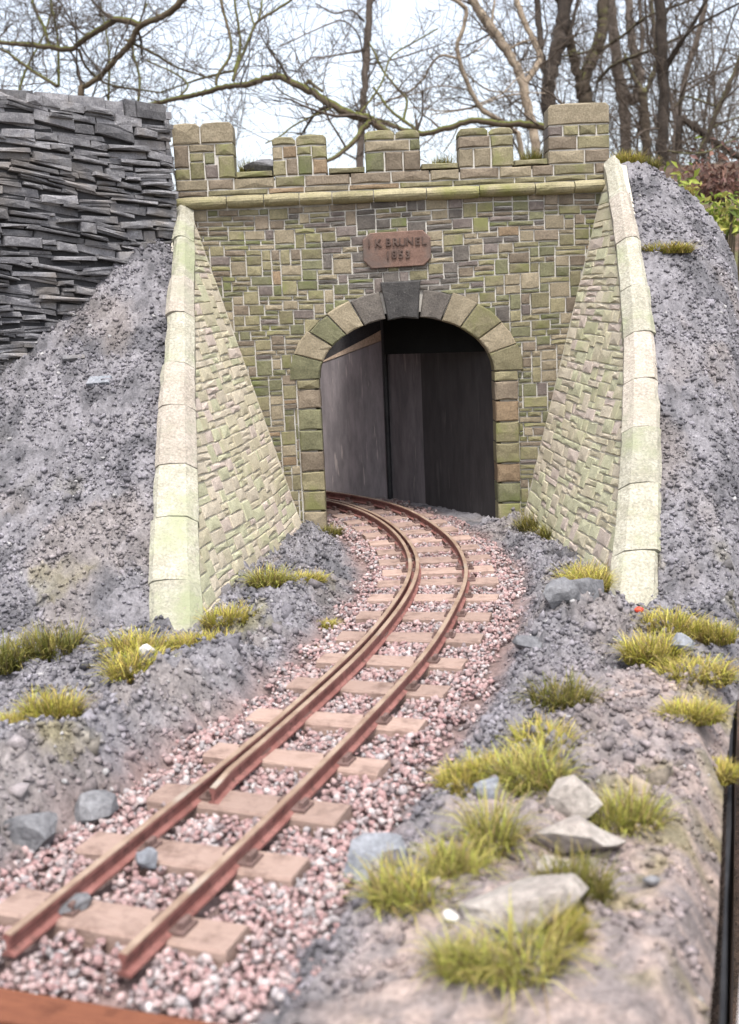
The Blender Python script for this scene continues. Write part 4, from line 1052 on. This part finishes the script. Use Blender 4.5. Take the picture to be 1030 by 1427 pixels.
# ------------------------------------------------------------------ trees behind
TREES = [
 ('leafless shrubby tree with mossy crooked boughs above the slate wall', 'mossy', 1.5, [
  ('trunk', [(-10.55,30.00,2.59,0.131), (-9.97,30.00,5.29,0.121), (-9.20,30.00,7.48,0.113), (-8.72,30.00,9.21,0.107)]),
  ('branch', [(-8.72,30.00,9.16,0.083), (-8.07,29.74,9.43,0.086), (-7.67,29.54,9.71,0.088), (-7.01,29.21,10.20,0.091), (-6.59,28.95,10.65,0.093), (-5.95,28.69,10.80,0.095), (-5.36,28.42,11.06,0.098), (-4.64,28.00,11.68,0.101)]),
  ('branch', [(-6.52,28.93,10.66,0.104), (-7.30,29.33,10.98,0.099), (-7.82,29.60,10.84,0.095), (-8.47,29.95,10.63,0.091), (-9.02,30.25,10.40,0.087), (-9.78,30.60,10.55,0.082), (-10.55,30.96,10.75,0.077), (-11.47,31.38,10.93,0.071), (-12.67,31.93,11.33,0.062)]),
  ('branch', [(-9.78,30.60,10.55,0.060), (-10.05,31.14,11.26,0.055), (-10.48,31.80,12.10,0.047), (-10.80,32.60,13.22,0.038)]),
  ('branch', [(-9.51,30.00,9.24,0.059), (-10.56,30.74,9.98,0.052), (-11.50,31.41,10.72,0.044), (-12.46,32.00,11.23,0.037)]),
  ('branch', [(-7.99,30.00,8.31,0.048), (-8.15,31.54,9.93,0.040), (-8.33,32.57,11.07,0.034), (-8.76,34.00,12.71,0.026)]),
  ('branch', [(-7.09,30.00,8.27,0.048), (-7.17,31.57,9.68,0.042), (-7.60,33.17,11.18,0.035), (-7.32,35.00,12.92,0.027)]),
  ('branch', [(-7.10,29.19,10.35,0.046), (-6.36,29.84,10.04,0.040), (-5.69,30.43,9.71,0.033), (-4.65,31.19,9.49,0.024)]),
  ('branch', [(-9.46,30.00,9.24,0.048), (-9.93,32.32,11.31,0.045), (-10.37,33.67,12.58,0.043), (-10.71,35.00,13.89,0.040)]),
  ('branch', [(-10.92,30.00,8.65,0.048), (-10.93,31.68,10.08,0.041), (-10.70,33.48,11.61,0.034), (-10.61,35.00,13.05,0.027)]),
  ('branch', [(-8.77,30.15,10.36,0.048), (-8.66,30.31,9.92,0.044), (-8.34,30.48,9.55,0.040), (-7.83,30.67,9.30,0.036), (-6.31,31.15,9.11,0.024)]),
 ]),
 ('tree with long arching mossy bough above the crenellated parapet', 'mossy', 0.6, [
  ('trunk', [(2.46,24.00,1.92,0.130), (1.75,24.00,4.25,0.121), (1.04,24.00,5.97,0.114), (0.30,24.00,6.78,0.110)]),
  ('branch', [(0.30,24.00,6.78,0.120), (-0.17,24.22,6.96,0.116), (-0.65,24.46,7.23,0.111), (-1.22,24.77,7.68,0.105), (-1.71,25.00,7.96,0.100), (-2.20,25.24,8.25,0.095), (-2.57,25.40,8.26,0.091), (-3.14,25.64,8.18,0.086), (-3.88,25.94,8.17,0.079), (-4.42,26.16,8.10,0.074), (-4.92,26.37,8.06,0.070), (-5.58,26.63,8.00,0.063), (-6.53,27.00,7.93,0.055)]),
  ('branch', [(-3.55,25.81,8.31,0.048), (-3.45,26.03,8.69,0.046), (-3.14,26.46,9.45,0.043), (-2.93,26.75,9.98,0.041), (-2.66,26.95,10.26,0.040), (-1.96,27.40,10.76,0.037), (-1.37,27.81,11.30,0.034)]),
  ('branch', [(-2.93,26.73,9.94,0.033), (-3.10,27.25,10.66,0.027), (-3.19,27.73,11.35,0.022)]),
  ('branch', [(-2.81,26.87,10.18,0.033), (-2.73,27.36,10.76,0.028), (-2.72,27.87,11.37,0.022)]),
  ('branch', [(-3.51,25.99,8.63,0.042), (-3.36,26.61,9.46,0.040), (-3.52,27.52,10.75,0.036), (-3.59,27.99,11.44,0.034)]),
  ('branch', [(-4.06,26.02,8.27,0.043), (-3.97,26.13,8.60,0.043), (-3.66,26.31,9.06,0.043), (-3.61,26.47,9.51,0.043), (-3.83,26.82,10.58,0.044), (-3.89,27.02,11.18,0.044)]),
  ('branch', [(-3.51,25.99,8.63,0.037), (-4.47,26.80,8.64,0.031), (-5.18,27.40,8.59,0.027), (-5.92,27.99,8.53,0.022)]),
  ('branch', [(-5.18,26.48,8.08,0.032), (-4.98,26.95,8.50,0.030), (-5.51,27.60,9.01,0.027), (-6.37,28.48,9.54,0.023)]),
  ('branch', [(-0.72,24.48,7.26,0.030), (-1.22,23.97,6.98,0.027), (-1.78,23.35,6.63,0.024), (-2.14,22.89,6.30,0.021), (-2.49,22.48,6.08,0.019)]),
  ('branch', [(-2.26,25.27,8.28,0.023), (-2.26,25.27,8.58,0.018), (-2.36,25.27,8.96,0.012)]),
  ('branch', [(-2.22,25.27,8.31,0.023), (-2.15,25.27,8.54,0.020), (-2.03,25.27,8.57,0.018), (-2.01,25.27,8.46,0.017)]),
  ('branch', [(-1.51,24.90,7.87,0.051), (-1.40,24.90,8.04,0.048), (-1.29,24.90,7.94,0.046), (-1.02,24.90,7.74,0.041)]),
  ('branch', [(-2.41,25.33,8.13,0.021), (-2.14,25.50,7.86,0.020), (-1.47,25.80,7.60,0.019), (-0.17,26.33,7.25,0.016)]),
  ('branch', [(0.30,24.00,6.78,0.080), (0.00,23.78,6.53,0.073), (-0.20,23.57,6.23,0.066), (-0.69,23.19,5.80,0.054), (-0.97,23.00,5.64,0.048)]),
  ('branch', [(-0.07,24.19,6.97,0.030), (0.56,25.07,7.86,0.028), (0.91,25.83,8.76,0.026), (1.56,26.47,9.26,0.024), (2.34,27.19,9.79,0.022)]),
 ]),
 ('mossy dark bough lying level just above the middle merlons', 'mossy', 0.5, [
  ('trunk', [(6.61,25.00,1.76,0.134), (6.23,25.00,4.15,0.124), (5.85,25.00,5.72,0.118), (5.17,25.00,6.55,0.113)]),
  ('branch', [(5.17,25.00,6.55,0.103), (4.42,25.32,6.73,0.097), (3.75,25.60,6.82,0.092), (3.18,25.84,6.97,0.088), (2.48,26.14,6.85,0.082), (1.78,26.42,6.76,0.077), (1.17,26.67,6.95,0.072), (0.77,26.84,7.15,0.069), (0.35,27.00,7.24,0.066)]),
  ('branch', [(1.72,26.44,6.77,0.054), (1.26,27.08,7.25,0.048), (0.91,27.56,7.62,0.043), (0.62,28.09,8.14,0.038), (0.42,28.44,8.48,0.034)]),
  ('branch', [(1.24,27.08,7.22,0.044), (1.39,27.57,7.90,0.040), (1.16,27.87,8.28,0.038), (0.76,28.38,8.91,0.034), (0.53,28.81,9.53,0.031), (0.38,29.08,9.91,0.029)]),
  ('branch', [(2.78,26.01,6.89,0.021), (2.56,26.01,6.49,0.018), (2.31,26.01,6.16,0.016)]),
 ]),
 ('slender straight grey trunk rising behind the second merlon', 'plain', 0.6, [
  ('trunk', [(-0.32,46.00,2.46,0.186), (-0.08,46.00,6.33,0.178), (0.13,46.00,9.80,0.171), (0.36,46.00,11.96,0.167), (0.57,46.00,13.79,0.163), (0.78,46.00,15.75,0.159), (1.05,46.00,19.16,0.152)]),
  ('branch', [(0.46,46.00,13.49,0.051), (-0.48,45.24,13.21,0.044), (-1.41,44.44,12.92,0.037), (-1.96,43.97,12.78,0.033), (-2.79,43.00,11.85,0.026)]),
  ('branch', [(0.48,46.00,14.70,0.051), (-0.08,45.39,15.03,0.045), (-0.86,44.73,14.80,0.039), (-1.60,44.00,15.03,0.033)]),
  ('branch', [(0.37,46.00,13.03,0.042), (0.19,45.13,13.90,0.038), (-0.41,44.43,14.36,0.035), (-1.18,43.81,14.09,0.032), (-3.18,42.00,12.86,0.025)]),
  ('branch', [(0.46,46.00,12.88,0.042), (1.46,46.80,13.16,0.038), (3.19,48.17,13.86,0.031), (4.27,49.00,14.33,0.027)]),
  ('branch', [(0.35,46.00,11.65,0.034), (-0.26,45.36,10.94,0.030), (-1.85,44.07,10.18,0.024), (-3.01,43.00,10.64,0.019)]),
 ]),
 ('pale sinuous sapling bending over the third merlon', 'pale', 1.0, [
  ('trunk', [(6.48,38.00,2.02,0.129), (6.33,37.52,5.29,0.114), (6.06,37.12,7.91,0.102), (5.71,37.02,8.43,0.099), (5.11,36.91,8.85,0.096), (4.52,36.81,9.27,0.093), (4.04,36.65,10.18,0.088), (3.79,36.52,10.92,0.084), (3.74,36.44,11.41,0.082), (3.94,36.35,11.93,0.079), (4.08,36.25,12.50,0.076), (3.82,36.19,12.79,0.074), (2.78,36.00,13.37,0.069)]),
  ('branch', [(3.79,36.52,10.92,0.049), (3.21,36.84,11.14,0.046), (2.82,37.09,10.93,0.043), (2.49,37.43,10.45,0.040), (1.84,37.85,10.04,0.036), (0.58,38.52,9.74,0.029)]),
  ('branch', [(3.78,36.57,10.61,0.035), (4.91,37.34,9.95,0.030), (6.08,37.96,9.94,0.026), (7.28,38.57,9.95,0.022)]),
  ('branch', [(4.52,36.79,9.34,0.035), (5.48,37.55,9.83,0.030), (6.12,38.16,10.45,0.026), (6.91,38.79,10.94,0.022)]),
  ('branch', [(4.05,36.51,10.96,0.028), (4.81,37.24,11.60,0.022), (5.04,37.51,11.91,0.020)]),
  ('branch', [(4.52,36.81,9.27,0.031), (3.25,37.23,9.22,0.026), (2.19,37.58,9.45,0.021), (1.52,37.81,9.39,0.019)]),
  ('branch', [(4.17,36.70,9.85,0.028), (3.05,37.68,10.22,0.025), (2.26,38.36,10.12,0.023), (0.60,39.70,10.03,0.019)]),
 ]),
 ('pale leaning trunk left of the dark multi stemmed tree', 'pale', 1.2, [
  ('trunk', [(7.99,44.00,2.07,0.228), (7.98,44.47,5.85,0.218), (7.86,44.83,8.68,0.211), (7.66,45.01,10.09,0.207), (7.39,45.17,11.35,0.203), (7.17,45.28,12.20,0.201), (6.67,45.41,13.16,0.198), (5.93,45.58,14.29,0.195), (5.33,45.73,15.25,0.192), (4.46,46.00,17.25,0.186)]),
  ('branch', [(7.34,45.19,11.51,0.150), (8.20,45.70,12.64,0.142), (8.04,46.02,13.48,0.138), (7.77,46.29,14.17,0.134), (7.44,46.72,15.27,0.128), (7.30,47.19,16.56,0.121)]),
  ('branch', [(6.23,45.53,13.90,0.067), (6.17,45.97,14.61,0.060), (6.38,46.53,15.51,0.051)]),
  ('branch', [(6.77,45.40,13.09,0.067), (7.31,45.40,13.37,0.050), (7.95,45.40,13.50,0.033)]),
  ('branch', [(7.55,45.14,11.19,0.042), (6.37,44.63,10.99,0.037), (5.03,44.02,10.48,0.032), (3.09,43.14,10.11,0.024)]),
 ]),
 ('thick dark trunk standing left of the tall right tower', 'dark', 1.2, [
  ('trunk', [(9.23,50.00,2.13,0.381), (9.30,50.00,6.30,0.364), (9.33,50.00,9.70,0.349), (9.29,50.00,11.70,0.341), (9.38,50.00,12.86,0.336), (9.64,50.00,13.84,0.332), (9.94,50.00,14.97,0.327), (10.13,50.00,16.27,0.321), (10.35,50.00,19.15,0.308)]),
  ('branch', [(9.41,50.00,12.36,0.181), (9.09,50.69,13.85,0.171), (9.12,51.35,15.33,0.160), (9.11,52.01,16.84,0.150), (9.16,53.00,19.13,0.133)]),
  ('branch', [(9.43,50.00,13.52,0.109), (10.31,50.57,14.44,0.099), (10.81,51.28,15.91,0.087), (11.38,52.00,17.41,0.075)]),
 ]),
 ('forked trunk with two arms directly behind the tall right tower', 'mossy_dark', 1.0, [
  ('trunk', [(11.55,52.00,2.07,0.487), (11.61,52.00,6.38,0.443), (11.61,52.00,9.90,0.406), (11.52,52.00,11.64,0.387), (11.29,52.00,12.75,0.375)]),
  ('branch', [(11.29,52.00,12.68,0.319), (11.72,52.15,13.72,0.311), (12.19,52.29,14.68,0.304), (12.41,52.42,15.62,0.297), (12.53,52.58,16.85,0.289), (12.82,53.00,19.99,0.267)]),
  ('branch', [(11.29,52.00,12.68,0.244), (10.95,51.85,13.62,0.237), (10.72,51.71,14.51,0.232), (10.42,51.52,15.66,0.224), (10.05,51.31,16.95,0.215), (9.76,51.00,18.84,0.203)]),
  ('branch', [(12.15,52.28,14.58,0.075), (11.37,51.57,14.18,0.061), (10.44,50.76,13.91,0.046), (9.90,50.28,13.73,0.036)]),
  ('branch', [(12.05,52.05,12.83,0.094), (12.53,51.26,13.33,0.087), (13.15,50.53,13.55,0.081), (14.31,49.19,13.73,0.070), (15.19,48.05,13.97,0.061)]),
  ('branch', [(12.22,52.25,14.33,0.085), (13.10,50.91,14.73,0.077), (14.01,49.34,15.23,0.068), (15.09,47.70,15.30,0.059), (15.97,46.25,15.34,0.051)]),
 ]),
 ('grey trunk just right of the tall tower, second from it', 'plain', 1.0, [
  ('trunk', [(15.22,60.00,2.07,0.361), (15.26,60.00,6.95,0.341), (15.25,60.00,11.73,0.321), (15.06,60.00,13.70,0.313), (14.83,60.00,15.45,0.305), (14.56,60.00,17.57,0.296), (14.46,60.00,19.10,0.290), (14.32,60.00,22.12,0.276)]),
  ('branch', [(15.14,60.00,13.69,0.276), (15.87,60.18,13.30,0.269), (16.23,60.45,14.52,0.259), (16.02,60.73,15.75,0.248), (15.82,61.10,17.40,0.233), (15.82,61.55,19.46,0.215), (15.81,62.00,21.53,0.197)]),
  ('branch', [(15.97,60.55,14.94,0.129), (16.55,61.23,16.62,0.115), (16.59,61.89,18.35,0.102), (16.68,62.55,20.09,0.088)]),
 ]),
 ('stubby broken trunk between the two straight grey trunks', 'mossy_dark', 0.8, [
  ('trunk', [(15.49,56.00,1.98,0.320), (15.44,56.00,6.58,0.288), (15.45,56.00,10.34,0.260), (15.38,56.00,12.19,0.247), (15.19,56.00,13.11,0.240)]),
  ('branch', [(15.31,56.00,12.56,0.140), (15.87,56.39,13.71,0.133), (16.24,56.77,14.88,0.126), (16.25,57.26,16.46,0.117), (16.17,58.00,18.86,0.103)]),
  ('branch', [(15.23,56.00,13.00,0.120), (14.83,56.54,14.15,0.099), (14.55,57.00,15.18,0.081)]),
 ]),
 ('tall straight dark trunk above the right hand embankment', 'dark', 1.2, [
  ('trunk', [(12.67,42.00,1.83,0.250), (12.67,42.00,5.42,0.243), (12.71,42.00,7.92,0.238), (12.74,42.00,9.80,0.234), (12.69,42.00,11.80,0.230), (12.63,42.00,14.06,0.225), (12.58,42.00,16.83,0.219)]),
  ('branch', [(12.71,42.00,10.95,0.094), (13.09,41.52,11.82,0.085), (13.66,40.94,12.77,0.076), (14.09,40.44,13.59,0.067), (14.53,40.00,14.25,0.060)]),
  ('branch', [(12.84,41.68,11.58,0.062), (13.43,40.62,12.43,0.055), (14.28,39.63,12.83,0.049), (15.09,38.68,13.08,0.044)]),
  ('branch', [(12.63,42.00,11.52,0.062), (12.25,42.29,12.45,0.058), (12.20,42.65,13.68,0.053), (12.23,43.00,14.91,0.048)]),
 ]),
 ('slim leaning grey stem right of the tall dark trunk', 'plain', 1.6, [
  ('trunk', [(14.49,48.00,1.87,0.175), (14.77,48.52,5.93,0.163), (15.09,48.92,9.13,0.153), (15.39,49.14,10.80,0.148), (15.75,49.36,12.47,0.143), (16.21,49.54,13.79,0.138), (16.68,49.74,15.28,0.133), (17.09,50.00,17.27,0.127)]),
  ('branch', [(15.19,49.03,9.97,0.089), (15.02,49.45,11.69,0.075), (14.88,49.70,12.74,0.066), (14.90,50.03,14.12,0.054)]),
  ('branch', [(15.52,49.25,11.63,0.063), (16.49,48.47,12.09,0.055), (17.29,47.82,12.40,0.049), (17.93,47.25,12.73,0.043)]),
 ]),
 ('thin mossy stem slanting up at the right edge over the bank', 'mossy_dark', 1.6, [
  ('trunk', [(10.28,32.00,1.74,0.087), (10.65,32.00,4.13,0.084), (10.97,32.00,5.48,0.082), (11.37,32.00,6.57,0.081), (11.73,32.00,7.36,0.079), (12.04,32.00,8.09,0.078), (12.44,32.00,8.94,0.077), (12.91,32.00,10.06,0.075)]),
  ('branch', [(12.82,32.00,7.09,0.037), (12.07,31.51,6.81,0.034), (11.32,31.01,6.50,0.031), (10.46,30.46,6.41,0.027), (9.76,30.00,6.46,0.024)]),
  ('branch', [(11.73,32.00,7.36,0.037), (12.47,32.83,7.70,0.033), (13.59,34.00,8.09,0.026)]),
  ('branch', [(11.97,32.00,8.05,0.037), (11.37,32.00,8.30,0.033), (10.89,32.00,8.44,0.029), (10.53,32.00,8.11,0.025)]),
 ]),
 ('fallen dark limb sloping down to the right edge behind the bank', 'dark', 0.8, [
  ('trunk', [(12.80,40.00,9.16,0.135), (13.42,40.35,8.86,0.140), (14.23,40.83,8.40,0.147), (15.31,41.42,7.87,0.156), (16.97,42.31,7.05,0.169), (19.17,44.00,4.40,0.195)]),
  ('branch', [(14.23,40.83,8.40,0.046), (14.52,40.83,9.24,0.041), (15.10,40.83,10.05,0.036), (15.54,40.83,10.87,0.031)]),
 ]),
]
def tube(V, Fc, pts, rad, k):
    """Append a tapering tube through pts."""
    n = len(pts); o = len(V)
    for i in range(n):
        d = (pts[min(i + 1, n - 1)] - pts[max(i - 1, 0)]); d = d.normalized() if d.length > 1e-6 else Vector((0, 0, 1))
        u = d.orthogonal().normalized() if abs(d.y) > .98 else d.cross(Vector((0, 1, 0))).normalized(); v = d.cross(u)
        for j in range(k):
            a = 2 * math.pi * j / k; V.append(tuple(pts[i] + (u * math.cos(a) + v * math.sin(a)) * rad[i]))
    for i in range(n - 1):
        for j in range(k): Fc.append((o + i * k + j, o + i * k + (j + 1) % k, o + (i + 1) * k + (j + 1) % k, o + (i + 1) * k + j))
    if k > 3: Fc.append(tuple(o + j for j in range(k - 1, -1, -1))); Fc.append(tuple(o + (n - 1) * k + j for j in range(k)))
def grow(V, Fc, p, d, L, r, lev, tr):
    n = 6 if lev > 1 else 5; pts = [p.copy()]; rad = [r]; q = p.copy(); d = d.normalized()
    for i in range(n):
        d = (d + Vector((tr.gauss(0, .2), tr.gauss(0, .2), tr.gauss(.03, .2)))).normalized(); q = q + d * L / n; pts.append(q.copy()); rad.append(max(.008, r * (1 - .78 * (i + 1) / n)))
        if lev > 0 and i > 0:
            for _ in range(tr.choice([1, 1, 2]) if lev > 1 else tr.choice([0, 1, 1])):
                e = (d * .8 + Vector((tr.gauss(0, .8), tr.gauss(0, .8), tr.gauss(.1, .7)))).normalized()
                grow(V, Fc, q, e, L * tr.uniform(.35, .65), rad[-1] * .62, lev - 1, tr)
    tube(V, Fc, pts, rad, 4 if lev > 1 else 3)
for ti, (lab, bk, dens, paths) in enumerate(TREES):
    tr = random.Random(100 + ti); base = paths[0][1][0]
    root = empty('tree', (base[0], base[1], base[2] - .5), lab, 'tree', 'bare trees behind the portal'); tw_v, tw_f = [], []
    for role, P in paths:
        Q = catmull([p for p in P], 6); pts = []
        for i, q in enumerate(Q):
            j = q[3] * .13; pts.append(Vector((q[0] + tr.gauss(0, j), q[1] + tr.gauss(0, j), q[2] + tr.gauss(0, j))))
        rad = [max(.012, q[3] * tr.uniform(.93, 1.07)) for q in Q]
        if role == 'trunk': pts[0].z -= 1.5
        V, Fc = [], []; tube(V, Fc, pts, rad, 9 if rad[0] > .2 else 7)
        mesh_obj(role, V, Fc, M['bark_' + bk], root, smooth=True)
        seg = 0
        for i in range(1, len(pts)):
            seg += (pts[i] - pts[i - 1]).length * dens
            if pts[i].z < 5: continue
            while seg > 0:
                seg -= tr.uniform(.45, 1.3); d = (pts[i] - pts[i - 1]).normalized()
                e = d * .5 + Vector((tr.gauss(0, .8), tr.gauss(0, .8), tr.gauss(.25, .6)))
                grow(tw_v, tw_f, pts[i], e, tr.uniform(1.0, 3.2), min(.055, rad[i] * .5) * tr.uniform(.6, 1.1), 2, tr)
    if tw_f: mesh_obj('twigs', tw_v, tw_f, M['twig'], root)['kind'] = 'stuff'
# thicket of thin bare stems further back
def thicket(name, lab, x0, x1, y0, y1, n, seed, hi, lean=.25):
    tr = random.Random(seed); V, Fc = [], []
    for i in range(n):
        x = tr.uniform(x0, x1); y = tr.uniform(y0, y1); z = float(garden(np.array([x]), np.array([y]))[0]) - .2
        p = Vector((x, y, z)); d = Vector((tr.gauss(0, lean), tr.gauss(0, lean), 1)); L = tr.uniform(.5, 1) * hi; r = tr.uniform(.03, .085); pts = [p]; rad = [r]
        for k in range(9):
            d = (d + Vector((tr.gauss(0, .12), tr.gauss(0, .12), tr.gauss(0, .08)))).normalized(); p = p + d * L / 9; pts.append(p); rad.append(r * (1 - .085 * (k + 1)))
            if k > 0:
                for _ in range(2): grow(V, Fc, p, d * .4 + Vector((tr.gauss(0, .8), tr.gauss(0, .8), tr.gauss(.2, .6))), tr.uniform(1.0, 3.4), r * .35, 1, tr)
        tube(V, Fc, pts, rad, 5)
    props(mesh_obj(name, V, Fc, M['twig'], None), lab, 'thicket', kind='stuff')
thicket('thicket', 'tangle of thin bare stems far behind the right bank', 10, 34, 50, 80, 140, 5, 17)
thicket('thicket', 'tangle of thin bare twigs behind the slate wall', -26, -6, 44, 66, 30, 6, 12)
thicket('thicket', 'fine bare twigs far behind the middle of the parapet', -3, 11, 60, 85, 5, 7, 12)
# leafy ivy just behind the right bank
def ivy(lab, x, y, z, rx, rz, n, seed, cols):
    r = np.random.RandomState(seed); V = []; T = []; K = []
    for i in range(n):
        c = np.array([r.normal() * rx * .5, r.normal() * rx * .5, abs(r.normal()) * rz * .6]); nrm = r.normal(size=3) + np.array([0, -.8, .8]); nrm /= np.linalg.norm(nrm)
        u = np.cross(nrm, r.normal(size=3)); u /= np.linalg.norm(u); v = np.cross(nrm, u); L = r.uniform(.035, .09); W = L * r.uniform(.25, .5); o = len(V)
        V += [c - u * L, c - v * W + nrm * .02, c + u * L, c + v * W + nrm * .02]; T += [(o, o + 1, o + 2), (o, o + 2, o + 3)]; K += [np.array(cols[r.choice(len(cols))]) * r.uniform(.7, 1.2)] * 4
    for i in range(5):                     # stems down to the ground
        a = r.uniform(0, 6.28); b2 = np.array([math.cos(a), math.sin(a), 0]) * rx * .3; top = np.array([r.normal() * rx * .4, r.normal() * rx * .4, rz * r.uniform(.3, 1)]); o = len(V)
        for p in (b2 - np.array([0, 0, z + 1.3]), top):
            for q in ((.02, 0, 0), (-.01, .017, 0), (-.01, -.017, 0)): V.append(p + np.array(q))
        T += [(o + k, o + (k + 1) % 3, o + 3 + (k + 1) % 3) for k in range(3)] + [(o + k, o + 3 + (k + 1) % 3, o + 3 + k) for k in range(3)]; K += [np.array((.10, .08, .05))] * 6
    o = np_mesh('leafy_shrub', np.array(V), np.array(T), M['leaf'], col=np.array(K)); o.location = (x, y, z); props(o, lab, 'shrub', 'leafy shrubs behind the right bank')
LG = [(.20, .26, .04), (.28, .32, .06), (.13, .18, .04), (.32, .30, .08)]
ivy('green leafy shrub at the right edge behind the bank crest', 4.05, 6.0, 2.30, .42, .3, 420, 1, LG)
ivy('small yellow green shrub behind the middle of the bank crest', 3.74, 6.5, 2.62, .2, .35, 200, 2, LG)
ivy('russet brown leafy shrub at the right edge above the green one', 5.25, 10.0, 3.05, .7, .45, 900, 3, [(.13, .07, .05), (.17, .09, .065), (.09, .05, .04), (.15, .08, .07)])
bpy.context.view_layer.update()
